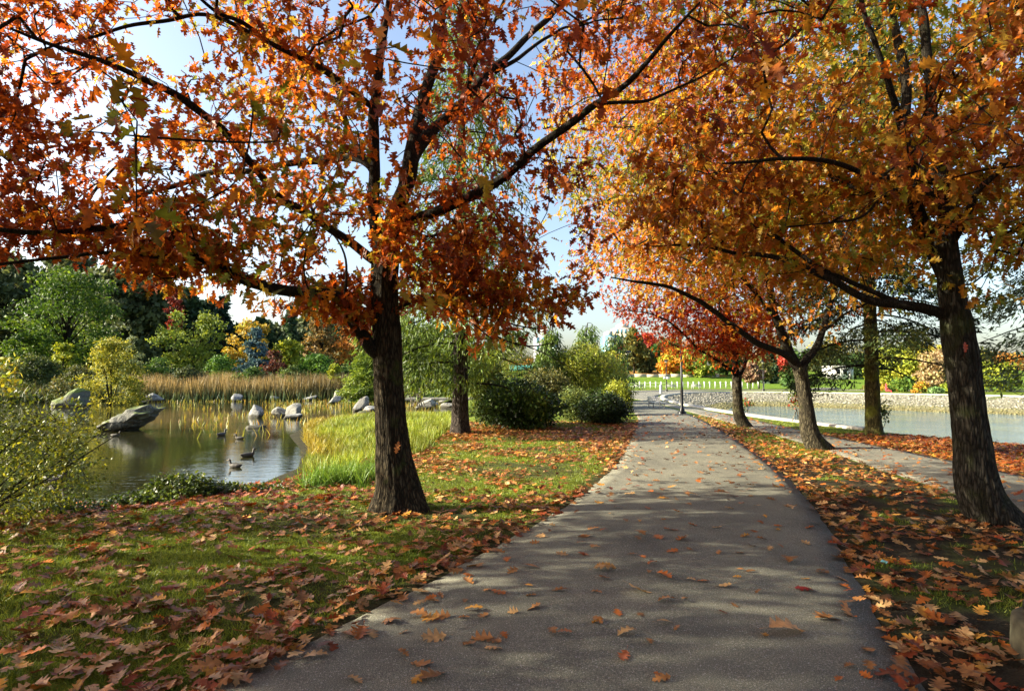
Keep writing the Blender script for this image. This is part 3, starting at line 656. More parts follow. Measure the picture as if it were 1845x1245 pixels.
def keepL(P):
    px, py, f = proj(P); return ((px < 180) | (f < .6)) & (P[:, 2] > 2.2) & (np.linalg.norm(P - CAM, axis=1) > 3.4) & ~((px > -120) & (f > .6) & (py > 470)) & holes(P, .6, .33, 300)
oak('oak_tree', 'oak out of frame left, only its rust leaves reach in at the top left corner', trunkL, [.26, .22, .19], limbsL, tL, OAK, 8, .14, .21,
    OAKPAL, [3, 5, 4, 2, 1, .3], 'oaks lining the path', M_bark, .08, keepL, seg=.4, tk=32, tseg=.1)

def shade_oak(bx, by, label, cen, rad, nt, seed):
    tk_ = [np.array([bx, by, -.2]), np.array([bx + .05, by, 1.3]), np.array([bx + .1, by, 2.6])]
    lm = [([np.array([bx + .1, by, 2.4]), np.array([bx + .1 + .9 * math.cos(a), by + .9 * math.sin(a), 3.8]), np.array([bx + 2.4 * math.cos(a), by + 2.4 * math.sin(a), 5.8])], .1, .03) for a in (0.4, 2.3, 4.4)]
    oak('oak_tree', label, tk_, [.26, .22, .19], lm, ell(nt, cen, rad), OAKLO, 9, .15, .23, OAKPAL, [3, 5, 4, 2, 1, .3], 'oaks lining the path', M_bark, .08,
        lambda P: ((proj(P)[2] < .3) | (proj(P)[0] < -60)) & (P[:, 2] > 2.2) & (np.linalg.norm(P - CAM, axis=1) > 2.5) & holes(P, .6, .28, seed), seg=.5, tk=24, tseg=.15, spread=.2)
shade_oak(-4.6, -3.6, 'unseen oak added for shade behind the viewer on the pond side of the path', (-4.4, -3.0, 5.8), (4.6, 4.2, 4.0), 1100, 400)  # unseen tree added to block sky light from behind
shade_oak(-14.2, .4, 'unseen oak added for shade out of frame farther left near the pond', (-14.4, 2.2, 5.8), (4.6, 5.6, 4.4), 1000, 440)  # added out of view to keep low sun off the near path
shade_oak(4.4, -4.2, 'unseen oak added for shade behind the viewer on the bay side of the path', (4.4, -3.6, 5.8), (4.8, 4.2, 4.0), 900, 480)  # second unseen tree added behind to dim the foreground

# ------------------------------------------------------------------ conifers
def conifer(name, label, base, h, rad, z0, nb, pal, n_sp, sl, sw, droop, m_bark, tr, group=None, lean=(0, 0), prof=lambda t: 1 - t, keep=None, hang=.5, M=None, rise=.1, tk=40, limbr=.035, curve=1.0, azs=None):
    bx, by, bz = base
    root = world_root(name, base, label, 'tree', group)
    tp, rr = smooth_poly([np.array([bx, by, bz - .1]), np.array([bx + lean[0] * .3, by, bz + h * .35]), np.array([bx + lean[0], by + lean[1], bz + h])], [tr, tr * .72, .03], .08)
    wlink('trunk', mesh_of('trunk', [tube(tp, rr, tk, bark_mod(tr * .5, bz, amp=.07))]), m_bark, root)
    tubes = []; P = []; A = []; Nn = []; K = []
    for i in range(nb):
        t = (i + rng.random()) / nb; z = z0 + (h - z0) * t; L_ = rad * prof(t) * rng.uniform(.65, 1.12)
        if L_ < .15: continue
        az = i * 2.399 + rng.normal() * .3 if azs is None else rng.uniform(*azs)
        o = np.array([np.interp(bz + z, tp[:, 2], tp[:, 0]), np.interp(bz + z, tp[:, 2], tp[:, 1]), bz + z])
        d = np.array([math.cos(az), math.sin(az), 0]); lat = np.array([-d[1], d[0], 0])
        s = np.linspace(0, 1, 9)[:, None]
        wob = rng.normal() * .12
        pts = o + d * L_ * s + np.array([0, 0, 1]) * (rise * L_ * s - droop * L_ * s ** 2 * curve) + lat * L_ * wob * s ** 2
        tubes.append(tube(pts, np.linspace(min(limbr, .012 * L_ + .01), .005, 9), 5))
        m_ = max(3, int(n_sp * L_ / rad)); u = rng.uniform(.18, 1, m_) ** .8
        b_ = np.stack([np.interp(u, s[:, 0], pts[:, k]) for k in range(3)], 1)
        side = rng.uniform(-1, 1, m_)[:, None]; wdt = L_ * .34 * (1 - np.abs(u - .45))[:, None]
        pos = b_ + lat * side * wdt + np.array([0, 0, -1]) * np.abs(rng.normal(size=(m_, 1))) * hang * .5 * L_ ** .5 - np.array([0, 0, 1]) * np.abs(side) * wdt * .3
        ax = d * .6 + lat * side * 1.1 + np.array([0, 0, -hang * 1.8]) + rnd(m_) * .35
        P.append(pos); A.append(ax); Nn.append(rnd(m_) * .5 + np.array([0, 0, 1.])); K.append(np.full(m_, rng.random()))
    wlink('branches', mesh_of('branches', tubes), M_limb if m_bark is not M_pale else m_bark, root)
    P = np.concatenate(P); A = np.concatenate(A); Nn = np.concatenate(Nn); K = np.concatenate(K)
    if keep is not None: q = keep(P); P, A, Nn, K = P[q], A[q], Nn[q], K[q]
    n = len(P); per = 4; ii_ = np.repeat(np.arange(n), per)
    Pq = P[ii_] + rnd(n * per) * sl * .45; Aq = unit(A[ii_]) + rnd(n * per) * .35
    col = palette(n * per, pal, [1] * len(pal), np.clip(K[ii_] * .6 + rng.random(n * per) * .4, 0, .999))
    Ls = rng.uniform(.6, 1.3, n * per) * sl
    V, Fc, Cc = cards(QUADL, Pq, Aq, Nn[ii_] + rnd(n * per) * .5, Ls, sw * rng.uniform(.6, 1.4, n * per), col, 0, .2)
    wlink('crown', npmesh('crown', V, Fc, Cc), M or M_needle, root)
    return root

gF = gp(832, 779); gF[1] = 16.9; gF[2] = 0
def keepF(P):
    px, py, f = proj(P)
    ok = py < pw(px, [560, 620, 700, 760, 800, 850, 900, 960, 1010, 1060, 1120], [600, 640, 690, 705, 700, 700, 640, 600, 560, 500, 400])
    hi = (P[:, 2] > 3.0) & (rng.random(len(P)) < .55)
    return ok & ~hi
GRN = [(.03, .065, .012), (.07, .12, .02), (.12, .19, .025), (.19, .25, .03)]
conifer('conifer_tree', 'tall drooping conifer with rough dark trunk on the pond bank', (gF[0], 16.9, 0), 14.5, 3.6, 1.3, 84, GRN, 360, .19, .045, .45, M_barkF, .24,
        prof=lambda t: (1 - t) ** .7 * (1 if t < .3 else .8), keep=keepF, hang=.55, rise=.12, M=M_green)
gE = gp(1556, 781); gE[1] = 16.6
def keepE(P):
    px, py, f = proj(P)
    return py < pw(px, [1380, 1440, 1500, 1540, 1575, 1640, 1700], [560, 725, 740, 690, 670, 640, 600])
conifer('spruce_tree', 'dark spruce with a mossy sun-striped trunk on the bank beyond the lower path', (gE[0], 16.6, -.05), 15, 3.0, 1.7, 64, [(.012, .026, .012), (.022, .045, .015), (.045, .075, .02), (.1, .12, .02)], 330, .16, .04, .38, M_barkE, .2,
        prof=lambda t: (1 - t) ** .6, keep=keepE, hang=.18, rise=.08)
def keepG(P):
    px, py, f = proj(P)
    return (py < pw(px, [1500, 1620, 1640, 1700, 1770, 1820, 1900], [560, 610, 655, 690, 700, 705, 710])) & ((px > 1600) | (py < 500))
conifer('spruce_tree', 'blue-green spruce out of frame right whose drooping boughs hang behind the leaning oak', (12.9, 10.6, -.1), 14, 4.6, 2.2, 60, [(.012, .028, .016), (.03, .06, .025), (.06, .1, .05), (.09, .14, .1)], 420, .14, .034, .34, M_barkF, .24,
        prof=lambda t: (1 - t) ** .5, keep=keepG, hang=.2, rise=.1)
# two low weeping conifers and the lacy one in the middle distance
def px_tree(px, top, Yd): 
    p = at(px, top, Yd); z = float(ground(p[0], Yd)); return (p[0], Yd, z), p[2] - z
for px, top, Yd, r_, lb in ((1038, 582, 36, 2.3, 'weeping conifer with a leaning dark tip behind the small green maple'), (1092, 597, 40, 2.2, 'dark weeping conifer peeping over the right side of the small green maple'),
                            (972, 588, 31, 1.9, 'shaggy narrow weeping conifer left of the small green maple')):
    b_, h_ = px_tree(px, top, Yd)
    conifer('weeping_conifer', lb, b_, h_, r_, .5, 40, GRN[:3] + [(.13, .2, .05)], 70, .28, .07, .9, M_barkF, .12, group='weeping conifers in the middle distance', lean=(.7, 0), hang=.9, rise=.25, tk=12, M=M_green, prof=lambda t: 1 - t * .75)
b_, h_ = px_tree(660, 640, 50)
conifer('cypress_bush', 'feathery light green cypress just left of the near oak trunk', b_, h_, 2.4, .1, 50, [(.06, .11, .015), (.13, .2, .025), (.2, .27, .04)], 110, .3, .09, .15, M_barkF, .1, hang=.1, rise=.3, tk=10, M=M_green, prof=lambda t: 1 - t * .6)

# ------------------------------------------------------------------ far trees and shrubs
def far_tree(name, label, px, top, basepx, hw, Yd, pal, kind='round', n=3200, group=None, cs=None, trunk=True, cat='tree', low=.18, clumps=60, bark=None, m_=None):
    x = (px - 922.5) / F * Yd; z = float(ground(x, Yd)); zt = at(px, top, Yd)[2]; h = zt - z; r = hw / F * Yd
    root = world_root(name, (x, Yd, z), label, cat, group)
    if cs is None and pal in (DK, DKO) and Yd > 85: n = int(n * 1.6); cs = .0085 * Yd
    cs = cs or .0044 * Yd
    z0 = z + h * low; c = []
    for _ in range(clumps):
        u = rng.random(); a = rng.uniform(0, 2 * math.pi)
        if kind == 'round': pr = math.sqrt(max(0, 1 - (2 * (u ** .9) - 1) ** 2)) ** .8 * .9 + .08
        elif kind == 'cone': pr = (1 - u) ** .85 + .05
        elif kind == 'vase': pr = .45 + .6 * math.sin(u * 2.2)
        else: pr = math.sqrt(max(0, 1 - u ** 2)) + .05
        rr_ = pr * r * (rng.random() ** .4) * .92 * (.7 + .6 * float(vnoise(np.array([[math.cos(a) * 1.3 + px * .1, math.sin(a) * 1.3, u * 2.5]]))[0]))
        c.append((x + rr_ * math.cos(a), Yd + rr_ * math.sin(a), z0 + (zt - z0) * u * .96))
    c = np.array(c); cr = r * (.3 if kind != 'cone' else .2) * rng.uniform(.7, 1.3, clumps)
    ci = rng.integers(0, clumps, n); d = unit(rnd(n)); rad_ = (rng.random(n) ** .45)[:, None] * cr[ci][:, None]
    P = c[ci] + d * rad_ * np.array([1, 1, .62 if kind != 'cone' else .45])
    g_ = P[:, 2] > z + .02; P = P[g_]; ci = ci[g_]; n = len(P); d = unit(P - c[ci])
    key = np.clip(rng.random(clumps)[ci] * .55 + rng.random(n) * .45, 0, .999)
    col = palette(n, pal, [1] * len(pal), key)
    V, Fc, Cc = cards(QUADL, P, rnd(n) + np.array([0, 0, -.3]), d + rnd(n) * .7 + np.array([0, 0, .4]), cs * rng.uniform(.7, 1.5, n), cs * rng.uniform(.5, 1.1, n), col)
    wlink('crown' if trunk else 'foliage', npmesh('crown', V, Fc, Cc), m_ or M_far, root)
    tubes = []
    tr = max(.06, h * .018)
    tp, rr_ = smooth_poly([np.array([x, Yd, z - .3]), np.array([x + .02 * h, Yd, z + h * .4]), np.array([x, Yd, zt - h * .12])], [tr * 1.3, tr * .8, .02], h / 12)
    if trunk:
        wlink('trunk', mesh_of('trunk', [tube(tp, rr_, 8, bark_mod(tr * .4, z))]), bark or M_limb, root)
    for k in range(0, clumps, 4 if trunk else 5):
        s0 = np.array([x, Yd, z + (c[k][2] - z) * (.55 if trunk else .05)]); mid = (s0 + c[k]) / 2 + np.array([0, 0, .06 * h])
        tubes.append(tube(np.array([s0, mid, c[k]]), np.array([tr * .4, tr * .25, .02]), 5))
    wlink('branches' if trunk else 'stems', mesh_of('branches', tubes), bark or M_limb, root)
    return root
DK = [(.018, .038, .018), (.035, .07, .028), (.055, .095, .035)]
DKO = [(.045, .065, .028), (.07, .095, .038), (.1, .125, .045)]
BG = [(.03, .07, .01), (.06, .12, .012), (.12, .19, .018)]
YG = [(.12, .17, .015), (.22, .27, .02), (.34, .36, .03)]
YO = [(.25, .2, .03), (.4, .27, .03), (.3, .3, .03)]
OR = [(.28, .11, .02), (.42, .18, .03), (.3, .2, .04)]
RD = [(.35, .04, .03), (.5, .08, .05), (.3, .05, .03)]
OL = [(.09, .1, .025), (.14, .15, .035), (.2, .17, .04)]
G2 = [(.03, .07, .015), (.05, .11, .02), (.09, .15, .03)]
G3 = 'trees beyond the pond'
T_ = far_tree
T_('broadleaf_tree', 'dark grey-green tree at the far left behind the bright green one', 20, 462, 690, 90, 96, DKO, n=5000, group=G3)
T_('broadleaf_tree', 'largest dark olive tree right of the bright green one beyond the pond', 235, 475, 690, 85, 92, DKO, n=6500, group=G3, low=.05, clumps=90)
T_('broadleaf_tree', 'dull grey-green tree behind between the bright green and the dark olive trees', 130, 450, 690, 70, 104, DKO, n=3500, group=G3)
for px, top, nm, lb, pal, kd in ((-60, 470, 'broadleaf_tree', 'dark tree in the second row, leftmost', DKO, 'round'), (75, 500, 'broadleaf_tree', 'dark tree in the second row behind the bright green tree', DKO, 'dome'), (180, 488, 'broadleaf_tree', 'dark tree in the second row above the yellow willow', DKO, 'dome'),
                             (300, 515, 'broadleaf_tree', 'dark tree in the second row left of the yellow-green tree', DKO, 'dome'), (375, 540, 'conifer_tree', 'dark conifer in the second row over the yellow-green tree', DK, 'cone'), (430, 590, 'conifer_tree', 'dark conifer in the second row over the golden tree', DK, 'cone'),
                             (490, 590, 'broadleaf_tree', 'dark tree in the second row between the golden tree and the larch', DKO, 'dome'), (565, 572, 'broadleaf_tree', 'dark tree in the second row behind the larch', DKO, 'dome'), (640, 575, 'broadleaf_tree', 'dark tree in the second row behind the near oak trunk', DKO, 'dome'), (720, 575, 'broadleaf_tree', 'dark tree in the second row right of the near oak trunk', DKO, 'dome'), (790, 590, 'broadleaf_tree', 'dark tree in the second row left of the tall conifer', G2, 'dome')):
    T_(nm, lb, px, top, 690, 62, 112, pal, kd, n=4200, group=G3, low=.0, clumps=80)
T_('conifer_tree', 'blue-green conifer behind the yellow-green tree across the pond', 400, 532, 690, 40, 92, [(.012, .035, .025), (.02, .05, .035)], 'cone', n=4500, group=G3, low=.02, clumps=90)
T_('conifer_tree', 'dark conifer behind the pond filling the gap right of the dark olive tree', 335, 520, 690, 46, 100, DK, 'cone', n=4500, group=G3, low=.02, clumps=90)
T_('conifer_tree', 'tall dark conifer left of the orange larch across the pond', 522, 545, 685, 30, 88, DK + [(.02, .06, .03)], 'cone', n=4500, group=G3, low=.02, clumps=90)
T_('conifer_tree', 'dark conifer between the golden tree and the yellow-green tree across the pond', 470, 575, 685, 36, 94, DK, 'cone', n=3500, group=G3, low=.02, clumps=80)
T_('conifer_tree', 'dark conifer right of the orange larch, half behind the near trunk', 610, 590, 685, 45, 100, DK, 'cone', n=3500, group=G3, low=.02, clumps=80)
T_('maple_tree', 'dark red maple high behind the yellow-green tree across the pond', 312, 515, 690, 17, 84, [(.14, .02, .012), (.2, .03, .015)], n=1200, group=G3, low=.4)
T_('broadleaf_tree', 'big bright green spreading tree beyond the pond at far left', 118, 486, 668, 92, 68, BG, n=9000, group=G3, low=.2, clumps=110)
T_('broadleaf_tree', 'bright green low bough tree under the big green one at the left edge', 40, 600, 680, 40, 64, BG, n=2200, group=G3, low=.3)
T_('broadleaf_tree', 'small pale yellow-green tree in front of the big green tree', 113, 617, 672, 24, 60, YG, n=1400, group=G3, low=.2, clumps=30)
T_('broadleaf_tree', 'layered yellow-green tree in the middle of the far pond bank', 346, 560, 685, 52, 66, [(.09, .14, .02), (.14, .2, .025), (.2, .25, .03)], 'vase', n=5200, group=G3, low=.12, clumps=80)
T_('broadleaf_tree', 'golden-brown tree behind the blue spruce', 450, 578, 685, 38, 74, YO, n=3400, group=G3, low=.15)
T_('spruce_tree', 'small blue spruce on the far pond bank', 459, 590, 682, 38, 63, [(.03, .07, .09), (.06, .12, .15), (.1, .17, .2)], 'cone', n=3200, group=G3, low=.02, clumps=80)
T_('larch_tree', 'orange-brown larch with a dark trunk seen left of the near oak trunk', 578, 560, 670, 48, 84, [(.17, .11, .045), (.22, .14, .04), (.12, .12, .05)], 'cone', n=3000, group=G3, low=.2, clumps=80)
T_('broadleaf_tree', 'orange tree directly behind the near oak trunk across the pond', 648, 590, 672, 48, 86, OR, n=3000, group=G3, low=.2)
T_('broadleaf_tree', 'small yellow-green tree left of the larch across the pond', 520, 615, 680, 30, 76, YG, n=1700, group=G3, low=.25)
for px, top, bs, hw, Yd, pal, lb, nm in (
    (203, 608, 700, 52, 47, [(.14, .17, .02), (.25, .26, .03), (.34, .33, .05)], 'glowing yellow willow bush on the far pond bank', 'willow_bush'),
    (236, 604, 690, 24, 56, [(.1, .14, .06), (.18, .22, .1)], 'pale grey-green willow bush behind the yellow one', 'willow_bush'),
    (400, 640, 695, 38, 60, [(.05, .13, .015), (.09, .18, .02)], 'bright green bush below the yellow-green tree', 'bush'),
    (492, 632, 695, 27, 59, [(.06, .02, .015), (.1, .03, .02), (.06, .05, .02)], 'dark red bush right of the blue spruce', 'bush'),
    (572, 640, 700, 42, 60, [(.04, .11, .012), (.08, .17, .02)], 'round green bush near the reeds left of the near oak', 'bush'),
    (602, 655, 700, 15, 56, YG, 'little yellow bush beside the round green one', 'bush'),
    (285, 648, 705, 42, 58, G2, 'dark green bush behind the reeds right of the willow', 'bush'),
    (340, 662, 705, 34, 56, DKO + [(.05, .08, .02)], 'dull dark bush at the back of the reed bed', 'bush'),
    (60, 645, 700, 60, 54, [(.03, .05, .015), (.06, .09, .02), (.1, .12, .03)], 'tangled dark bush at the far left shore', 'bush'),
    (140, 660, 705, 45, 50, [(.04, .06, .015), (.08, .1, .03), (.12, .11, .03)], 'brownish scrubby bush left of the yellow willow', 'bush'),
    (455, 665, 705, 40, 57, G2, 'low green bush in front of the blue spruce', 'bush'),
    (640, 650, 705, 36, 62, G2, 'low green bush on the far bank just behind the near oak', 'bush'),
    (525, 660, 702, 30, 57, [(.05, .09, .02), (.09, .14, .03)], 'low light green bush between the red and round green bushes', 'bush')):
    T_(nm, lb, px, top, bs, hw, Yd, pal, 'dome', n=7000 if hw > 50 else (3000 if hw > 30 else 1500), group='bushes on the far pond bank', trunk=False, cat='bush', low=.0, cs=.0036 * Yd, clumps=46 if hw < 50 else 90)
# across the lawn and round the bay
G4 = 'trees beyond the lawn and bay'
T_('broadleaf_tree', 'tall olive-green tree with dark leaning trunk on the leaf-strewn rise', 1142, 590, 672, 30, 116, OL, 'cone', n=4200, group=G4, low=.22, clumps=90)
T_('maple_tree', 'pinkish red maple left of the olive-green tree', 1116, 622, 672, 18, 126, RD, n=1500, group=G4)
T_('maple_tree', 'bright red maple peak right of the olive-green tree', 1166, 603, 672, 26, 124, RD, n=2600, group=G4, low=.3)
T_('broadleaf_tree', 'dark shady tree under the red maple peak', 1161, 636, 670, 14, 117, DKO, n=1500, group=G4)
T_('broadleaf_tree', 'deep green tree between the red and the orange maples', 1184, 622, 674, 15, 119, [(.02, .07, .015), (.04, .12, .02)], n=2000, group=G4, low=.12)
T_('maple_tree', 'orange maple turning yellow-green below, beyond the white posts', 1218, 630, 686, 32, 110, [(.2, .28, .02), (.4, .33, .02), (.55, .22, .02), (.5, .14, .02)], n=3800, group=G4, low=.02, clumps=80)
T_('broadleaf_tree', 'green tree right of the orange maple', 1262, 618, 690, 34, 108, [(.08, .13, .02), (.16, .22, .02), (.24, .28, .03)], n=3200, group=G4, low=.04)
T_('broadleaf_tree', 'dark green tree behind the orange maple', 1206, 610, 685, 24, 132, G2, n=2000, group=G4)
T_('broadleaf_tree', 'green tree seen under the red oak above the bay', 1310, 625, 690, 34, 112, G2, n=2600, group=G4)
T_('cherry_tree', 'small brownish pink tree with a pale leaning stem beyond the bay wall', 1350, 655, 703, 22, 76, [(.2, .1, .08), (.25, .16, .1), (.15, .12, .06)], n=2000, group=G4, low=.35)
T_('broadleaf_tree', 'pale olive tree behind the small pink one', 1366, 640, 700, 24, 84, OL, n=2000, group=G4, low=.3)
T_('conifer_tree', 'narrow dark conifer above the park path beyond the bay', 1384, 622, 692, 15, 98, DK, 'cone', n=1800, group=G4, low=.02)
T_('broadleaf_tree', 'pale bronze tree beyond the bay left of the middle oak trunk', 1401, 606, 690, 26, 112, [(.18, .14, .07), (.26, .2, .09), (.16, .15, .06)], n=2400, group=G4, low=.25)
T_('maple_tree', 'small pink-red maple beyond the bay beside the middle oak', 1412, 640, 690, 14, 104, RD, n=1000, group=G4)
T_('broadleaf_tree', 'low dark green tree overhanging the bay wall', 1424, 664, 700, 18, 72, G2, n=1500, group=G4)
T_('broadleaf_tree', 'grey-green tree behind the white pavilion', 1490, 630, 690, 40, 118, DKO + OL[:1], n=3000, group=G4)
T_('broadleaf_tree', 'dark tree right of the white pavilion', 1548, 640, 695, 30, 110, G2, n=2200, group=G4)
T_('broadleaf_tree', 'large yellow-green tree beyond the bay right of the spruce trunk', 1612, 627, 708, 46, 74, [(.16, .22, .02), (.28, .32, .03), (.36, .36, .04)], n=6000, group=G4, low=.05, clumps=90)
T_('broadleaf_tree', 'beige leafless-looking tree beyond the bay left of the leaning oak', 1686, 632, 708, 34, 70, [(.3, .22, .12), (.38, .28, .15), (.26, .22, .08)], n=4200, group=G4, low=.08, clumps=80)
T_('broadleaf_tree', 'golden tree behind the beige one', 1668, 622, 708, 48, 80, [(.34, .26, .02), (.42, .36, .03), (.26, .26, .03)], n=3800, group=G4)
T_('broadleaf_tree', 'yellow-green tree seen right of the leaning oak trunk', 1796, 655, 715, 34, 66, YG, n=3000, group=G4, low=.1)
T_('broadleaf_tree', 'green tree beyond the bay behind the leaning oak trunk', 1745, 640, 712, 34, 72, BG + YG, n=2600, group=G4, low=.1)
for px, top, bs, hw, Yd, pal, lb in ((1628, 682, 711, 26, 66, BG, 'green bush on the far bay bank under the yellow-green tree'), (1658, 690, 712, 13, 62, [(.4, .18, .03), (.45, .3, .03), (.2, .25, .03)], 'orange and yellow bush on the far bay bank'),
        (1575, 690, 708, 18, 74, OL, 'brownish green bush right of the spruce trunk'), (1684, 700, 714, 12, 60, [(.2, .3, .12), (.12, .22, .06)], 'small pale green bush on the bay bank'),
        (1712, 692, 714, 22, 62, YG, 'yellow-green bush beside the leaning oak trunk'), (1598, 694, 709, 14, 70, YO, 'straw coloured bush on the far bay bank')):
    T_('bush', lb, px, top, bs, hw, Yd, pal, 'dome', n=1500, group='bushes on the far bay bank', trunk=False, cat='bush', low=0, cs=.0036 * Yd, clumps=36)
# distant belt of trees closing the horizon
k = 0
words = ['dusky', 'pale green', 'olive', 'rusty', 'deep green', 'yellowing', 'brownish']
for px in list(range(-120, 1980, 62)):
    pal = [DKO, G2, OL, OR, G2, YO, OL][k % 7]; Yd = 170 + 25 * ((k * 37) % 5)
    if 690 < px < 1110: hh = 640 + (k * 29) % 18
    else: hh = 612 + (k * 31) % 26
    T_('distant_tree', words[k % 7] + ' tree in the faraway belt along the horizon', px + (k * 17) % 20, hh, 690, 40, Yd, pal, n=1300, group='faraway belt of %s trees' % words[k % 7], cs=.9, clumps=30, low=.02); k += 1

# ------------------------------------------------------------------ near shrubs
def bush(name, label, base, c, r, ntips, per, T, L0, L1, pal, w, group=None, stems=5, seg=.15, spread=.06, keep=None, twr=.002, wid=1., M=None, droop=.1, cat='bush', stemlean=None, pwv=.35, bark=None, fol='foliage'):
    base = np.array(base, float); root = world_root(name, base, label, cat, group)
    sk = Skel(); sk.P = [base + np.array([0, 0, .02])]; sk.par = [-1]; sk.fix = [True]
    c = np.array(c, float); r = np.array(r, float); tb = []
    for s_ in range(stems):
        e = c + rnd(1)[0] * r * .45 if stemlean is None else c + (rnd(1)[0] * .3 + np.array(stemlean)) * r
        b0 = base + np.array([rng.normal() * .12 * r[0], rng.normal() * .12 * r[1], -.05])
        p, rr = smooth_poly([b0, (b0 + e) / 2 + rnd(1)[0] * .08 * r, e], [.008 + .012 * r[2], .006 + .006 * r[2], .003], .1)
        tb.append(tube(p, rr, 6)); sk.add(p[1::2], -1, True)
    wlink('stems', mesh_of('stems', tb), bark or M_limb, root)
    tg = ell(ntips, c, r, pwv); uu = unit((tg - c) / r); tg = c + (tg - c) * (.62 + .75 * fbm(uu, 1.9, 2, float(base[0]) * 3.1)[:, None]); tg = tg[tg[:, 2] > base[2] + .05]
    if keep is not None: tg = tg[keep(tg)]
    A, par, fix, ends = grow(sk, tg, seg, sag=.03, root=base)
    tips = A[ends]; dirs = unit(tips - A[np.maximum(par[ends], 0)] + 1e-6)
    wlink('twigs', twig_mesh('twigs', A, par, fix, twr, k=3), bark or M_limb, root)
    V, Fc, Cc = leaves_at(T, tips, dirs, per, spread, L0, L1, pal, w, colscale=1.5, droop=droop, wid=wid)
    wlink(fol, npmesh(fol, V, Fc, Cc), M or M_green, root); return root
SG = [(.025, .045, .01), (.045, .08, .012), (.09, .13, .016), (.17, .2, .025)]
# willowy shrub at the left edge, hanging over the water
def kSl(P):
    px, py, f = proj(P); return (px < pw(py, [640, 720, 780, 850, 900, 960], [30, 150, 190, 185, 150, 60])) & (py > 700) & (f > 3.5)
bush('shrub', 'fine-leaved green shrub at the left edge leaning over the pond', (-6.7, 6.6, -.25), (-5.7, 6.7, .55), (1.25, .9, .95), 1000, 10, OVAL, .03, .055, [(.05, .08, .012), (.1, .14, .018), (.18, .22, .02), (.28, .3, .03)], [2, 3, 3, 2], stems=9, seg=.12, spread=.07, keep=kSl, wid=1.6, stemlean=(.4, 0, .3))
bush('shrub', 'yellow-leaved shoot rising at the left edge beside the pond shrub', (-6.0, 6.3, -.25), (-5.45, 6.35, 1.6), (.14, .14, .22), 26, 6, OVAL, .05, .08, [(.35, .4, .03), (.45, .42, .04), (.2, .28, .03)], [2, 2, 1], stems=3, seg=.12, spread=.05, wid=1.5)
# low shrubs along the near shore
for px, py, w_, h_, lb, pal, n_ in ((330, 918, .55, .22, 'low bramble-like shrub at the near water edge', SG, 420), (250, 935, .5, .1, 'low dark scrub at the near water edge, left of the bramble', SG[:3], 300),
                              (395, 912, .4, .1, 'small leafy plant at the shore right of the bramble', SG, 240), (110, 960, .6, .1, 'scraggy green growth on the bank under the left shrub', SG[:3], 220),
                              (465, 914, .4, .06, 'low leafy plant on the near bank beside the long grass', SG, 200)):
    p = gp(px, py, -.3); z = float(ground(p[0], p[1]))
    bush('shrub', lb, (p[0], p[1], z), (p[0], p[1], z + h_ * .6), (w_, w_ * .6, h_), n_, 7, OVAL, .035, .07, pal, [3, 3, 2, 1][:len(pal)], group='low shrubs on the near shore', stems=6, seg=.1, spread=.05, wid=1.7)
# shrubs and small trees at the left of the path, middle distance
def pb(px, py, top, hw, lb, nm, pal, w, n_, per, lf, grp, **kw):
    p = gp(px, py); c = at(px, (py + top) / 2, p[1]); hz = (py - top) / 2 / F * p[1]; r_ = hw / F * p[1]
    return bush(nm, lb, (p[0], p[1], 0), (p[0], p[1], c[2] + hz * .05), (r_, r_ * .9, hz * 1.05), n_, per, OVAL, lf * .7, lf * 1.2, pal, w, group=grp, seg=.25, spread=lf, wid=1.5, twr=.004, **kw)
GS = 'shrubs beside the path'
pb(936, 772, 692, 74, 'large dark glossy shrub left of the path behind the conifer trunk', 'shrub', [(.015, .035, .01), (.03, .065, .012), (.06, .11, .02), (.13, .19, .03)], [3, 4, 3, 1], 1500, 9, .10, GS, pwv=.3)
pb(1086, 764, 712, 46, 'dark rounded shrub at the left edge of the path', 'shrub', [(.015, .03, .01), (.025, .05, .012), (.05, .08, .02)], [4, 3, 1], 900, 9, .09, GS, pwv=.3)
pb(1033, 758, 704, 30, 'pale green mounded shrub between the two dark shrubs', 'shrub', [(.08, .12, .03), (.13, .18, .05), (.18, .22, .06)], [1, 1, 1], 700, 9, .08, GS, pwv=.3)
pb(1112, 748, 690, 26, 'yellow-green bush hugging the path edge below the small maple', 'shrub', [(.12, .17, .02), (.22, .27, .03), (.3, .33, .04)], [1, 1, 1], 600, 9, .09, GS, pwv=.3)
pb(878, 765, 640, 30, 'climbing green shrub with hanging leaves right of the conifer trunk', 'shrub', SG, [2, 3, 3, 2], 800, 8, .09, GS)
pb(985, 742, 668, 44, 'shaggy brown-green shrub under the weeping conifer', 'shrub', [(.06, .07, .02), (.1, .11, .03), (.15, .14, .04)], [1, 1, 1], 900, 8, .11, GS)
# small spreading green maple
pj = gp(1036, 735); YJ = pj[1]; zj = at(1050, 660, YJ)[2]
bush('maple_tree', 'small spreading yellow-green maple with a pale stem left of the path', (pj[0], YJ, 0), (at(1052, 672, YJ)[0], YJ, zj - .05), (1.95, 1.7, 1.25), 1700, 9, OAKLO, .09, .16,
     [(.07, .11, .015), (.15, .2, .02), (.26, .3, .03), (.35, .36, .05)], [2, 3, 3, 2], stems=7, seg=.3, spread=.12, twr=.006, cat='tree', bark=M_pale, pwv=.45, fol='crown')
p = gp(929, 738); YK = p[1]
bush('birch_tree', 'thin young tree with a dark slender stem and hanging light leaves above the dark shrub', (p[0], YK, 0), (p[0] - .1, YK, at(929, 655, YK)[2]), (1.05, .9, 1.2), 620, 8, OVAL, .07, .12, SG[1:] + [(.3, .34, .04)], [1, 2, 2, 1], stems=3, seg=.3, spread=.12, cat='tree', droop=.8, twr=.005, fol='crown')
p = gp(772, 722); 
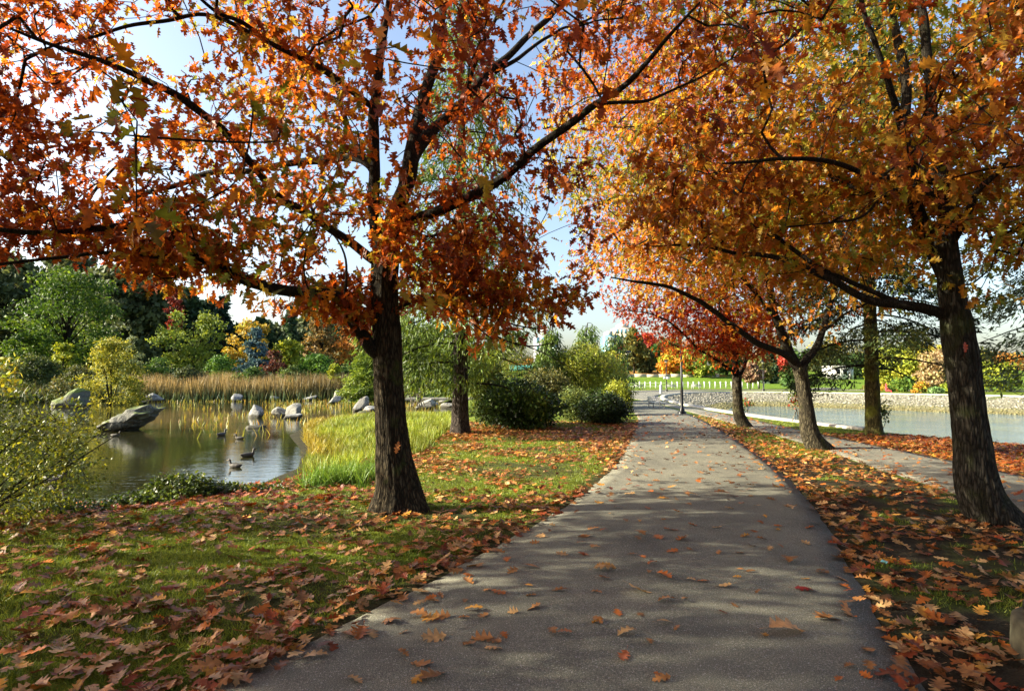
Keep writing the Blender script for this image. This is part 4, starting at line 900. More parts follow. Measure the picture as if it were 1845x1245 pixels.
bush('shrub', 'bare grey twiggy shrub behind the near oak trunk', (p[0], 36, -.1), (at(768, 645, 36)[0], 36, at(768, 645, 36)[2]), (2.0, 1.5, 1.6), 1200, 1, OVAL, .03, .05, [(.3, .26, .2)], [1], stems=12, seg=.3, twr=.01, bark=M_pale)
# young staked saplings on the bay bank
for px, py, top, Yd, lb, hw in ((1587, 781, 722, 17.6, 'staked green sapling right of the spruce trunk', 13), (1436, 762, 700, 21.2, 'staked sapling with red and green leaves beside the middle oak trunk', 14), (1344, 752, 722, 25.5, 'staked yellow-green sapling right of the red oak trunk', 10)):
    p = at(px, py, Yd); z = float(ground(p[0], Yd)); ct = at(px, (top + py - 22) / 2, Yd); hz = (py - 20 - top) / 2 / F * Yd; r_ = hw / F * Yd
    rt = bush('sapling', lb, (p[0], Yd, z), (ct[0], Yd, ct[2]), (r_, r_, max(hz, .2)), 26, 6, OVAL, .07, .12, SG[1:] + ([(.35, .06, .03)] if 'red' in lb else []), [1, 1, 1] + ([1] if 'red' in lb else []), stems=2, seg=.15, spread=.07, wid=1.8, group='staked saplings on the bay bank', cat='tree')
    wlink('stake', mesh_of('stake', [tube(np.array([[p[0] - .22, Yd, z - .1], [p[0] + .02, Yd, z + .55]]), np.array([.014, .014]), 6)]), M_pale, rt)
    wlink('stake', mesh_of('stake', [tube(np.array([[p[0] + .16, Yd + .1, z - .1], [p[0] + .0, Yd, z + .5]]), np.array([.012, .012]), 6)]), M_pale, rt)

# ------------------------------------------------------------------ rocks
def ico(sub):
    bm = bmesh.new(); bmesh.ops.create_icosphere(bm, subdivisions=sub, radius=1); bm.verts.ensure_lookup_table()
    V = np.array([v.co[:] for v in bm.verts]); Fc = np.array([[v.index for v in f.verts] for f in bm.faces]); bm.free(); return V, Fc
IV, IF = ico(4)
def rock(label, px, py, z, wpx, hpx, m_, tilt=0., seed=0, cuts=14, Yd=None, group='boulders in and around the pond', depth=.8, name='boulder', sharp=.56):
    p = gp(px, py, z) if Yd is None else at(px, py, Yd); Yd = p[1]
    r_ = np.random.default_rng(seed + 11)
    V = IV.copy()
    for _ in range(cuts):
        nn = unit(r_.normal(size=3)); dcut = r_.uniform(sharp - .12, sharp + .18); V = V - np.maximum(0, V @ nn - dcut)[:, None] * nn * .94
    V = V * (1 + .14 * (fbm(IV, 1.4, 3, seed * 7.1) - .5)[:, None] + .09 * (fbm(IV, 6, 3, seed) - .5)[:, None])
    w = wpx / F * Yd / 2; h = hpx / F * Yd
    V = V / np.abs(V).max(0) * np.array([w * 1.2, w * depth, h * .66]); V[:, 0] += V[:, 2] * r_.uniform(-.5, .5); 
    ca, sa = math.cos(tilt), math.sin(tilt); V = np.stack([V[:, 0] * ca - V[:, 2] * sa, V[:, 1], V[:, 0] * sa + V[:, 2] * ca], 1)
    V[:, 2] *= 1; V += np.array([p[0], Yd, p[2] + h * .28])
    o = world_root  # single-mesh thing
    me = npmesh(name, V, IF, smooth=False)
    ob = bpy.data.objects.new(name, me); me.materials.append(m_); C.objects.link(ob)
    me.transform(__import__('mathutils').Matrix.Translation((-p[0], -Yd, -p[2]))); ob.location = (p[0], Yd, p[2])
    return tag(ob, label, 'rock', group)
rock('upright blue-grey boulder at the left end of the reed bed', 243, 722, PZ, 24, 32, M_rockg, .2, 1)
rock('low rounded blue-grey boulder right of the upright one at the reeds', 277, 724, PZ, 32, 20, M_rockg, 0, 2)
rock('small flat rock between the two boulders at the left end of the reeds', 256, 727, PZ, 20, 6, M_rockg, 0, 33)
rock('small grey boulder half hidden at the foot of the reeds', 428, 723, PZ, 20, 15, M_rockg, .1, 3)
rock('faint small boulder among the reeds right of the half hidden one', 493, 722, PZ, 18, 10, M_rockg, .1, 34)
rock('dark blue-grey angular boulder standing in the pond', 462, 752, PZ, 34, 26, M_rockg, .25, 4)
rock('flat dark stone barely out of the water below the angular boulder', 458, 771, PZ, 34, 5, M_rocks, 0, 5, cuts=9)
rock('split pale boulder leaning left in the pond', 508, 751, PZ, 25, 22, M_rockl, .4, 6)
rock('peaked striped boulder leaning right in the pond', 531, 752, PZ, 32, 26, M_rockl, .5, 7)
rock('low slab at the foot of the peaked boulder', 527, 754, PZ, 32, 9, M_rockg, .1, 8)
rock('tall white boulder at the back of the pond left of the near oak', 612, 724, PZ, 27, 21, M_rockl, -.2, 9)
rock('tan wedge rock in front of the tall white boulder', 602, 728, PZ, 23, 14, M_rockl, .35, 10)
rock('large pale slanting boulder next to the near oak trunk', 653, 741, PZ, 38, 24, M_rockl, .5, 12)
rock('grey flat-topped boulder touching the near oak trunk outline', 668, 742, PZ, 34, 16, M_rockg, .05, 13)
rock('small dark rock under the flat-topped boulder', 657, 746, PZ, 22, 6, M_rocks, 0, 14)
rock('grey boulder in shade just right of the near oak trunk', 737, 722, PZ, 20, 15, M_rockg, 0, 15)
rock('big white peaked boulder mirrored in the pond right of the near oak', 767, 738, PZ, 34, 20, M_rockl, .15, 16)
rock('pale flat boulder left of the conifer trunk', 800, 727, PZ, 32, 10, M_rockl, 0, 17)
rock('yellowish wedge boulder touching the conifer trunk outline', 808, 735, PZ, 26, 12, M_rockl, 0, 18)
rock('white cracked boulder in the grass left of the conifer trunk', 802, 756, -.45, 26, 18, M_rockl, 0, 19)
rock('pale rock beside the conifer roots', 806, 787, -.2, 14, 20, M_rockl, .4, 20)
rock('whitish rock lowest on the bank by the conifer', 793, 800, -.25, 18, 15, M_rockl, .3, 21)
rock('grey boulder at the reed edge between the left boulders and the half hidden one', 345, 722, PZ, 18, 10, M_rockg, 0, 41)
rock('low grey boulder at the reeds right of the faint one', 556, 722, PZ, 22, 11, M_rockg, 0, 42)
rock('small grey stone right of the tall white boulder', 634, 726, PZ, 14, 8, M_rockg, 0, 43)
rock('grey rounded boulder in front of the cypress', 690, 728, PZ, 20, 12, M_rockg, 0, 44)
rock('pale stone between the white peaked boulder and the conifer trunk', 784, 733, PZ, 14, 9, M_rockl, 0, 45)
# slabs whose outline is drawn as a profile and given real thickness
def slab(prof_px, basepx, zl, thick, m_, label, seed, smooth=False, nse=.12, top_back=.0):
    p = gp(*basepx, zl); Yd = p[1]
    pr = np.array([at(a, b_, Yd)[[0, 2]] for a, b_ in prof_px]) - p[[0, 2]]
    n_ = 90; cl = np.r_[pr, pr[:1]]; d = np.r_[0, np.cumsum(np.hypot(*np.diff(cl, axis=0).T))]; q = np.linspace(0, d[-1], n_, endpoint=False)
    P2 = np.stack([np.interp(q, d, cl[:, k]) for k in (0, 1)], 1); ce = P2.mean(0); V = []; L2 = np.linspace(-1, 1, 22)
    for t in L2:
        s_ = (1 - abs(t) ** 2.6) ** .45 if abs(t) < 1 else .02
        s_ = max(s_, .02); off = np.array([.12 * t * thick, top_back * t])
        V.append(np.c_[ce[0] + (P2[:, 0] - ce[0]) * (.35 + .65 * s_) * (1 if abs(t) < 1 else .9) + off[0], np.full(n_, t * thick), ce[1] + (P2[:, 1] - ce[1]) * s_ + off[1]])
    V = np.array(V); k = n_; m2 = len(L2)
    a = (np.arange(m2 - 1)[:, None] * k + np.arange(k)[None]); b_ = (np.arange(m2 - 1)[:, None] * k + (np.arange(k) + 1)[None] % k)
    Fq = np.stack([a, b_, b_ + k, a + k], -1).reshape(-1, 4)
    V = V.reshape(-1, 3); c0 = np.r_[ce[0], 0, ce[1]]
    stre = (fbm(V * np.array([.8, 1, 4]) + seed, 1.6, 3) - .5)[:, None]
    V = V + (V - c0) * stre * nse * 2 + (fbm(V, 5, 3, seed)[:, None] - .5) * .05
    Fq = np.concatenate([Fq[:, [0, 1, 2]], Fq[:, [0, 2, 3]]])
    o = link('boulder', npmesh('boulder', V, Fq), m_, smooth=smooth); o.location = tuple(p); return tag(o, label, 'rock', 'boulders in and around the pond')
slab([(186, 782), (190, 768), (197, 757), (214, 752), (230, 742), (247, 735), (270, 731), (281, 734), (279, 742), (264, 755), (250, 767), (236, 780), (215, 786)], (232, 775), PZ, .75, M_rocks, 'long grey slab of rock jutting at a slant from the pond', 3, nse=.3)
slab([(96, 742), (99, 722), (112, 716), (126, 711), (136, 702), (147, 699), (155, 704), (157, 742)], (130, 733), PZ, .7, M_rockm, 'green moss-covered hump of rock at the left shore', 8, True, .1)

# riprap on the bay bank
JV, JF = ico(1)
n = 130000; cx = rng.uniform(8, 60, n); cy = rng.uniform(18, 74, n); d = sdist(cx, cy, BAY); ok = (d < -.2) & (d > -5.6) & ((cx - 10) ** 2 + cy ** 2 > 0) & ((cy > 30) | (cx > 30)); cx, cy, d = cx[ok][:15000], cy[ok][:15000], d[ok][:15000]
n = len(cx); cz = ground(cx, cy); sc = rng.uniform(.035, .11, (n, 1, 1)) * rng.uniform(.6, 1.3, (n, 1, 3)); 
Vr = JV[None] * (1 + rng.normal(size=(n, len(JV), 1)) * .16) * sc
th = rng.uniform(0, 6.28, n); ct, st = np.cos(th)[:, None], np.sin(th)[:, None]
Vr = np.stack([Vr[..., 0] * ct - Vr[..., 1] * st, Vr[..., 0] * st + Vr[..., 1] * ct, Vr[..., 2] * .7], -1) + np.stack([cx, cy, cz + .0], 1)[:, None]
colr = np.where((d > -3.2)[:, None], palette(n, [(.19, .18, .15), (.28, .265, .225), (.1, .095, .075)], [1, 1, 1]), palette(n, [(.15, .14, .07), (.2, .18, .09), (.1, .095, .035)], [1, 1, 1]))
me = npmesh('stones', Vr.reshape(-1, 3), (JF[None] + (np.arange(n) * len(JV))[:, None, None]).reshape(-1, 3), np.repeat(colr, len(JV), 0))
M_stone = leaf_mat('riprap_stone', 0, .85, .2, scale=8, spec=.2)
tag(link('riprap_stones', me, M_stone), 'grey broken stones covering the sloping bank of the bay', 'stones', kind='stuff')
# coping along the bay wall
M_conc = plain('pale_concrete', (.36, .34, .29), .8, nscale=5, nvar=.15)
cp = np.array([(10.9, 17.2), (10.15, 21), (9.85, 26), (9.85, 34), (11.05, 44), (13.5, 53), (17.5, 60.8), (23.5, 66.3), (31, 63.3), (38.2, 55.3), (47.2, 46.3), (62, 38.3), (88, 32.4)])
d = np.r_[0, np.cumsum(np.hypot(*np.diff(cp, axis=0).T))]; q = np.linspace(0, d[-1], 260); fine = np.stack([np.interp(q, d, cp[:, k]) for k in (0, 1)], 1)
ker = np.ones(13) / 13; pad = np.concatenate([np.repeat(fine[:1], 6, 0), fine, np.repeat(fine[-1:], 6, 0)]); fine = np.stack([np.convolve(pad[:, k], ker, 'valid') for k in (0, 1)], 1)
T2 = unit(np.gradient(fine, axis=0)); N2 = np.stack([-T2[:, 1], T2[:, 0]], 1)
prof = [(-.2, -.3), (-.2, .06), (-.17, .085), (.17, .085), (.2, .06), (.2, -.7)]
V = np.stack([np.c_[fine + N2 * a, np.full(len(fine), z)] for a, z in prof], 1); k = len(prof)
i0 = (np.arange(len(fine) - 1)[:, None] * k + np.arange(k - 1)[None]).ravel()
tag(link('coping', npmesh('coping', V.reshape(-1, 3), np.stack([i0, i0 + 1, i0 + k + 1, i0 + k], 1)), M_conc), 'pale concrete kerb wall curving round the rim of the bay', 'wall')

# ------------------------------------------------------------------ ducks
M_duck = plain('duck_dark', (.05, .045, .04), .7, nscale=30); M_duckw = plain('duck_grey', (.08, .07, .055), .7, nscale=30); M_bill = plain('bill', (.3, .2, .05), .5)
def duck(px, py, lb, rz, m_, s=1.):
    p = gp(px, py, PZ)
    pts = np.array([(-.25, 0, .09), (-.2, 0, .08), (-.1, 0, .055), (.04, 0, .05), (.14, 0, .07), (.19, 0, .13), (.195, 0, .19), (.21, 0, .235), (.245, 0, .245), (.275, 0, .235)]) * s
    p_, r_ = smooth_poly(pts, np.array([.012, .04, .085, .095, .075, .045, .032, .042, .038, .016]) * s, .02)
    e = empty('duck', (p[0], p[1], PZ), lb, 'duck', 'ducks on the pond', rz)
    me = mesh_of('body', [tube(p_, r_, 14)]); o = bpy.data.objects.new('body', me); me.materials.append(m_); C.objects.link(o); o.parent = e
    me = mesh_of('bill', [tube(np.array([(.27, 0, .235), (.32, 0, .222)]) * s, np.array([.015, .008]) * s, 6)]); o = bpy.data.objects.new('bill', me); me.materials.append(M_bill); C.objects.link(o); o.parent = e
duck(399, 785, 'dark duck heading away in the middle of the pond', R(70), M_duck, .85)
duck(446, 823, 'dark duck at the edge of the bright reflection', R(50), M_duck, .8)
duck(424, 842, 'duck low in the water on the bright reflection, nearest the bank', R(170), M_duck, .7)
duck(208, 786, 'small greyish duck near the slanted slab', R(10), M_duckw, .65)
duck(432, 791, 'pale brown duck behind the middle of the pond beside the weeds', R(180), M_duckw, .65)
duck(98, 868, 'duck half hidden behind the left shrub', R(0), M_duck, 1.0)

# ------------------------------------------------------------------ reeds and water plants, grasses
def blades(name, label, P, Lh, W, col, tip, lean=.15, bend=.3, T=BLADE, cat='grass', M=None, dirs=None):
    n = len(P); A = rnd(n) * lean + np.array([0, 0, 1.])
    if dirs is not None: A = A + dirs
    V, Fc, Cc = cards(T, P, A, unit(rnd(n) * np.array([1, 1, .1])), Lh, W, col, 0, rng.uniform(-1, 1, n) * bend, .2, tip=tip)
    return tag(link(name, npmesh(name, V, Fc, Cc), M or M_grass), label, cat, kind='stuff')
n = 26000; x = rng.uniform(-42, -8, n); y = rng.uniform(49, 62, n); d = sdist(x, y, POND); ok = (d > -.4) & (d < 5.5) & (y > 47) & (x > -37); x, y = x[ok], y[ok]
px, py, f = proj(np.stack([x, y, np.zeros(len(x))], 1)); ok = px > 236; x, y, px = x[ok], y[ok], px[ok]; z = ground(x, y); n = len(x); Pq = np.stack([x, y, z - .05], 1)
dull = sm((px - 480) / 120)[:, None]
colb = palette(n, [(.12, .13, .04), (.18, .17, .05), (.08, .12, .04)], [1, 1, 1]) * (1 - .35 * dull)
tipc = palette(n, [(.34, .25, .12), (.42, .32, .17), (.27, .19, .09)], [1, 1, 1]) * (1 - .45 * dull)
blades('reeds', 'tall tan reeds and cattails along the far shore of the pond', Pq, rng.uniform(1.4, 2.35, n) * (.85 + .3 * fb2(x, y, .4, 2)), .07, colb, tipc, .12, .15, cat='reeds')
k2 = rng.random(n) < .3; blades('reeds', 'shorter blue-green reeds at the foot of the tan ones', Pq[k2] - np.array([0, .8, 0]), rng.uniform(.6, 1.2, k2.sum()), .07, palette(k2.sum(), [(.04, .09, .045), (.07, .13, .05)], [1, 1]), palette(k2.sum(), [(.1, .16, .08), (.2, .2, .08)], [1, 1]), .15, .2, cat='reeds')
n = 9000; x = rng.uniform(-48, -28, n); y = rng.uniform(44, 54, n); d = sdist(x, y, POND); px, py, f = proj(np.stack([x, y, np.zeros(n)], 1)); ok = (d > -1.2) & (d < 5) & (px < 250); x, y = x[ok], y[ok]; n = len(x)
blades('marsh_plants', 'dark tangled sedge at the left end of the pond', np.stack([x, y, ground(x, y)], 1), rng.uniform(.7, 1.7, n), .08, palette(n, [(.03, .06, .015), (.06, .08, .02)], [1, 1]), palette(n, [(.1, .14, .04), (.18, .15, .05), (.07, .12, .06)], [1, 1, 1]), .35, .5, cat='reeds')
# weeds standing in the shallow water
n = 30000; x = rng.uniform(-36, -5, n); y = rng.uniform(20, 53, n); d = sdist(x, y, POND); px, py, f = proj(np.stack([x, y, np.full(n, PZ)], 1))
dens = np.where(d > -3.5, .9, 0) * sm((y - 40) / 4) + 1.1 * sm((fb2(x, y, .28, 3, 12) - .52) * 9) * sm((y - 19) / 6) * sm((px - 270) / 120)
dens += .5 * (px > 560) * (px < 660) * sm((y - 34) / 5)
ok = (d < -.1) & (rng.random(n) < dens * .26); x, y = x[ok], y[ok]; n = len(x)
blades('water_weeds', 'yellow-green weeds sticking out of the shallow pond water', np.stack([x, y, np.full(n, PZ - .03)], 1), rng.uniform(.12, .42, n), .05, palette(n, [(.16, .18, .03), (.26, .22, .04), (.3, .16, .04)], [2, 2, 1]), palette(n, [(.3, .31, .05), (.34, .24, .05), (.2, .26, .045)], [1, 1, 1]), .25, .3, cat='water plants')
# marshy tongue of tall bright grass
n = 60000; x = rng.uniform(-9.5, -1.5, n); y = rng.uniform(10.5, 32, n); d = sdist(x, y, POND); px, py, f = proj(np.stack([x, y, np.full(n, -.4)], 1))
edge = np.interp(px, [420, 545, 680, 760, 820, 850], [925, 905, 892, 872, 800, 770])
ok = (d > -.35) & (y < 30) & (px > 548) & (px < 812 - (py - 790).clip(0) * .2) & (py < edge) & (px < 835) & (d < 7) & ~((y < 12.5) & (x > -3)) & (x < -1.9); x, y, d, px, py = x[ok], y[ok], d[ok], px[ok], py[ok]; n = len(x)
o_ = sm((.9 - d) / 1.5)[:, None] * (y > 15)[:, None]
g1 = palette(n, [(.06, .12, .015), (.1, .17, .02), (.14, .22, .025)], [1, 1, 1]); g2 = palette(n, [(.3, .36, .04), (.22, .32, .03), (.38, .4, .06)], [1, 1, 1])
tn = .35 + 1.0 * np.clip((fb2(x, y, 1.7, 4, 60)[:, None] - .25) * 1.8, 0, 1); g1 = g1 * tn; g2 = g2 * tn; o_ = o_ * .7; cA = g1 * (1 - o_) + np.array((.2, .15, .03)) * o_; cB = g2 * (1 - o_) + np.array((.45, .3, .05)) * o_
blades('marsh_grass', 'long bright yellow-green grass on the marshy point behind the near oak', np.stack([x, y, np.maximum(ground(x, y), PZ - .1) - .03], 1), rng.uniform(.14, .38, n), .011 + .0009 * y, cA, cB, .3, .6)
# strap-leaved clumps on the near shore
Pn = []; 
for q in range(62):
    t = rng.random() ** .8; cx_, cy_ = gp(*( (550 + 140 * t), 893 - 6 * t + rng.normal() * 8), -.25)[:2]
    m_ = 26; Pn.append(np.stack([cx_ + rng.normal(size=m_) * .06, cy_ + rng.normal(size=m_) * .05, np.zeros(m_)], 1))
Pn = np.concatenate(Pn); Pn[:, 2] = ground(Pn[:, 0], Pn[:, 1]); n = len(Pn)
BL5 = (np.array([(-.5, 0), (.5, 0), (-.5, .3), (.5, .3), (-.4, .6), (.4, .6), (-.25, .85), (.25, .85), (0, 1)], float), np.array([(0, 1, 3), (0, 3, 2), (2, 3, 5), (2, 5, 4), (4, 5, 7), (4, 7, 6), (6, 7, 8)]))
blades('strap_grass', 'arching strap-like green grass clumps along the near shore', Pn, rng.uniform(.18, .38, n), .013, palette(n, [(.03, .08, .012), (.06, .13, .02)], [1, 1]), palette(n, [(.12, .24, .03), (.2, .32, .05)], [1, 1]), .45, .8, T=BL5)
n = 2600; x = rng.uniform(-6.6, -2, n); y = rng.uniform(7.5, 12.2, n); d = sdist(x, y, POND); ok = (d > .0) & (d < .9); x, y = x[ok], y[ok]; n = len(x)
blades('strap_grass', 'dark unkempt bank grass between the leaves and the pond', np.stack([x, y, ground(x, y)], 1), rng.uniform(.05, .14, n), .012, palette(n, [(.025, .06, .012), (.05, .1, .02)], [1, 1]), palette(n, [(.08, .16, .025), (.13, .2, .04)], [1, 1]), .5, .8, T=BL5)
# lawn
def on_lawn(x, y):
    return ((x < edge_x(PL, y) - .02) | ((x > edge_x(PR, y) + .04) & (x < edge_x(QL, y) - .05)) | (x > edge_x(QR, y) + .05)) & (sdist(x, y, POND) > .25) & (sdist(x, y, BAY) > .1)
n = 520000; dd = 2.4 + rng.random(n) ** 1.25 * 20; aa = rng.uniform(-.93, .93, n); x, y = dd * aa, dd
c = cover(x, y); ok = on_lawn(x, y) & (c[:, 1] > .055 + rng.random(n) * .03); x, y = x[ok], y[ok]; n = len(x); print('grass', n)
n_ = fb2(x, y, 1.6, 3, 5)[:, None]
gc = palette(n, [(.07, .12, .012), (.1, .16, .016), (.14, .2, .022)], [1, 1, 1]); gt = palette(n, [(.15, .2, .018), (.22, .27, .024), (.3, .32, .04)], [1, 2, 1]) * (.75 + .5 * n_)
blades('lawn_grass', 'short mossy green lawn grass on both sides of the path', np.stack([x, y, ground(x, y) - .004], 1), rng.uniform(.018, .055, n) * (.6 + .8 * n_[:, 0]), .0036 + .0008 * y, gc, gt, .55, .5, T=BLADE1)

# ------------------------------------------------------------------ fallen leaves
def psurf(x, y):
    a, b_ = edge_x(PL, y), edge_x(PR, y); t = (x - a) / (b_ - a); on1 = (t > 0) & (t < 1)
    a2, b2 = edge_x(QL, y), edge_x(QR, y); t2 = (x - a2) / (b2 - a2); on2 = (t2 > 0) & (t2 < 1)
    z = ground(x, y); z = np.where(on2, .012 + .025 * (1 - (2 * t2 - 1) ** 2), z); return np.where(on1, .008 + .025 * (1 - (2 * t - 1) ** 2), z), on1, on2
FP = [(.4, .24, .1), (.28, .125, .04), (.17, .06, .018), (.33, .095, .015), (.17, .035, .01), (.42, .2, .03), (.22, .1, .035)]
FPn = ['pale tan', 'brown', 'dark brown', 'rust orange', 'deep red', 'golden', 'dull brown']
def density(x, y):
    e1 = edge_x(PL, y) - x; e2 = x - edge_x(PR, y); e3 = edge_x(QL, y) - x; e4 = x - edge_x(QR, y); z, on1, on2 = psurf(x, y)
    nz = fb2(x, y, 1.1, 3, 77); nf = fb2(x, y, 3.2, 2, 11)
    patch = sm((nz * .6 + nf * .4 - .36) * 5)
    left = (e1 > 0) * (30 * patch + 10 + 55 * np.exp(-e1 / .55) * (y < 20)) * sm((24 - y) / 8)
    sh = sdist(x, y, POND); left += (e1 > 0) * 130 * np.exp(-((sh - 1.0) / .75) ** 2) * (y < 13.5) * (sh > 0)
    left += (e1 > 0) * 50 * ((x > -2.2) & (y > 11) & (y < 21)) * (sh > .5) * patch
    left *= 1 - .75 * ((x > -1.5) & (x < 1.6) & (y > 8.2) & (y < 15)) * (nz < .56)
    right = ((e2 > 0) & (e3 > 0)) * (40 * patch + 22 + 60 * np.exp(-e2 / .4)) * sm((26 - y) / 8)
    bank = (e4 > 0) * (y < 17.5) * 230 * sm((17.2 - y) / 1.5) * (x < 14.3) * (sdist(x, y, BAY) > .2)
    path = on1 * (3.2 + 9 * sm((y - 6) / 5)) * sm((30 - y) / 8) * (.5 + nz) + on1 * 22 * (np.exp(-e1.clip(-9, 0) * -1 / .22) + np.exp(e2.clip(-9, 0) / .18)) * sm((22 - y) / 8)
    lo = on2 * (16 + 30 * np.exp(-np.minimum(-e3, -e4).clip(0) / .25)) * sm((30 - y) / 10)
    return np.clip(left * 3.1 + right * 1.7 + bank, 0, 240) + np.where(on1, path, 0) + np.where(on2, lo, 0)
def scatter(n, x0, x1, y0, y1):
    x = rng.uniform(x0, x1, n); y = rng.uniform(y0, y1, n); rho = n / ((x1 - x0) * (y1 - y0)); ok = rng.random(n) < density(x, y) / rho
    ok &= (sdist(x, y, POND) > .02) & (np.abs(x) < .95 * y + .6); return x[ok], y[ok]
x1_, y1_ = scatter(int(240 * 16 * 9.5), -7.5, 8.5, 2.3, 11.8); x2_, y2_ = scatter(int(240 * 20 * 14), -6, 14.3, 11.8, 26); x3_, y3_ = scatter(240 * 6 * 9, 8.5, 14.3, 2.8, 11.8)
xs = np.r_[x1_, x2_, x3_]; ys = np.r_[y1_, y2_, y3_]
# hand placed leaves on the path: picture position and size
PLV = []
for zx, zy, s in ((270, 215, 14), (395, 90, 22), (590, 70, 18), (740, 78, 12), (520, 40, 12), (965, 100, 34), (1145, 105, 20), (1265, 122, 18), (600, 125, 26), (320, 175, 18), (200, 145, 24), (505, 180, 18), (760, 165, 16), (1010, 182, 20), (1085, 160, 22), (1190, 168, 18), (1365, 158, 18), (695, 210, 24),
    (1232, 232, 16), (365, 262, 18), (455, 262, 16), (610, 256, 20), (785, 285, 20), (935, 300, 24), (1205, 265, 20), (1315, 285, 18), (1310, 310, 22), (1510, 290, 22), (170, 305, 26), (235, 315, 18), (120, 350, 26), (460, 345, 30), (440, 372, 28), (575, 360, 30), (650, 315, 30), (715, 372, 34), (1165, 322, 20), (1110, 350, 22), (1205, 368, 24),
    (1150, 408, 26), (1268, 430, 32), (1325, 410, 20), (1485, 390, 22), (95, 392, 20), (170, 418, 24), (105, 462, 22), (410, 465, 22), (470, 495, 22), (535, 525, 24), (660, 445, 30), (765, 435, 20), (945, 452, 20), (1072, 455, 26), (1385, 500, 44), (1590, 568, 32), (1145, 565, 20), (1080, 560, 20), (240, 560, 46), (240, 612, 26), (515, 575, 20), (610, 600, 44),
    (850, 628, 26), (775, 625, 22), (975, 655, 34), (1060, 605, 18), (1195, 692, 22), (1480, 605, 20), (455, 692, 48), (190, 700, 26), (625, 752, 36), (735, 745, 28), (1480, 672, 28), (1045, 778, 24), (975, 820, 20), (195, 875, 28), (320, 828, 34), (460, 835, 24), (610, 888, 38), (690, 918, 24), (1360, 935, 80), (1228, 955, 32), (1610, 845, 56), (380, 955, 44), (520, 1005, 30), (355, 1095, 36), (590, 1232, 40), (1690, 1215, 30)):
    PLV.append((1020 + zx * .2907, 860 + zy * .2907, s * .62))
for zx, zy, s in ((770, 562, 20), (765, 600, 30), (500, 655, 34), (610, 680, 22), (750, 712, 22), (560, 710, 26), (490, 722, 30), (800, 765, 32), (850, 800, 28), (745, 808, 20), (610, 800, 34), (550, 810, 36), (490, 800, 34), (400, 885, 18), (570, 922, 42), (400, 1010, 24), (510, 1070, 46), (560, 1150, 60), (490, 1150, 40), (125, 1155, 34), (90, 895, 40), (225, 890, 34),
    (875, 650, 18), (940, 665, 28), (840, 928, 40), (905, 940, 36), (910, 985, 30), (780, 960, 26), (970, 915, 22), (1110, 635, 20), (1125, 685, 18), (1285, 660, 30), (1135, 755, 32), (1020, 780, 20), (1505, 835, 28), (1250, 905, 28), (1315, 905, 26), (1020, 545, 26), (1120, 525, 36), (1145, 385, 18), (990, 480, 20), (1300, 455, 24), (1430, 355, 24), (1420, 455, 22), (1485, 415, 22), (395, 690, 30), (330, 820, 40), (1545, 545, 36)):
    PLV.append((600 + zx * .3173, 850 + zy * .3173, s * .75))
for px, py, s in ((1485, 1105, 44), (1532, 1190, 30), (1560, 1205, 30), (1535, 1100, 20), (1520, 1048, 34), (1482, 1025, 26), (1455, 1055, 26), (1190, 1215, 34), (570, 1172, 50), (650, 1130, 60), (1640, 1225, 30)):
    PLV.append((px, py, s * .6))
def leaf_variant(seed):
    r_ = np.random.default_rng(seed); TV, TF = OAK
    # finer version of the oak leaf
    bm = bmesh.new(); vs = [bm.verts.new((a, b_, 0)) for a, b_ in TV]
    for f in TF:
        try: bm.faces.new([vs[i] for i in f])
        except ValueError: pass
    bmesh.ops.subdivide_edges(bm, edges=bm.edges[:], cuts=1, use_grid_fill=True)
    for v in bm.verts:
        x_, y_ = v.co.x * r_.uniform(.97, 1.03), v.co.y - .5
        if seed % 3 == 0: x_ *= .75
        f_, b_, tw = [q_ * .6 for q_ in r0[seed]]
        z_ = f_ * abs(x_) ** 1.3 + b_ * y_ * y_ + tw * x_ * y_ + .035 * math.sin(9 * x_ + seed) * math.cos(7 * y_)
        if seed % 4 == 1: z_ += .9 * max(0, x_ - .1) ** 1.2
        v.co = (x_, y_, z_)
    mn = min(v.co.z for v in bm.verts)
    for v in bm.verts: v.co.z -= mn
    me = bpy.data.meshes.new('oak_leaf'); bm.to_mesh(me); bm.free(); me.materials.append(M_fallo)
    me.polygons.foreach_set('use_smooth', np.ones(len(me.polygons), bool)); return me
r0 = [(.35, -.5, .3), (.6, .35, -.5), (-.3, -.35, .6), (.5, .6, .4), (.15, -.8, -.3), (-.45, .3, .5), (.8, -.2, .2), (.2, .25, -.7), (.55, -.65, .1), (-.5, -.6, -.2)]
LV = [leaf_variant(i) for i in range(10)]
def leaf_obj(x, y, z, L_, ci, label, group, tilt=.12, vi=None, col=None):
    o = bpy.data.objects.new('oak_leaf', LV[rng.integers(0, 10) if vi is None else vi]); C.objects.link(o)
    o.location = (x, y, z); o.rotation_euler = (rng.normal() * tilt, rng.normal() * tilt, rng.uniform(0, 6.28)); o.scale = (L_ * rng.uniform(.75, .95), L_, L_ * rng.uniform(.6, 1.1))
    c = np.array(FP[ci] if col is None else col) * rng.uniform(.8, 1.15); o.color = (*c, 1)
    return tag(o, label, 'leaf', group)
used = 0
SPECIAL = {(1360, 935): 'largest tan leaf on the path, nearest the right verge', (1480, 672): 'single dark crimson leaf on the right half of the path', (355, 1095): 'red-brown leaf lying alone at the bottom middle of the path', (1610, 845): 'long rolled brown leaf beside the right edge of the path'}
spec = {(round(1020 + a * .2907, 2), round(860 + b_ * .2907, 2)): (l, a) for (a, b_), l in SPECIAL.items()}
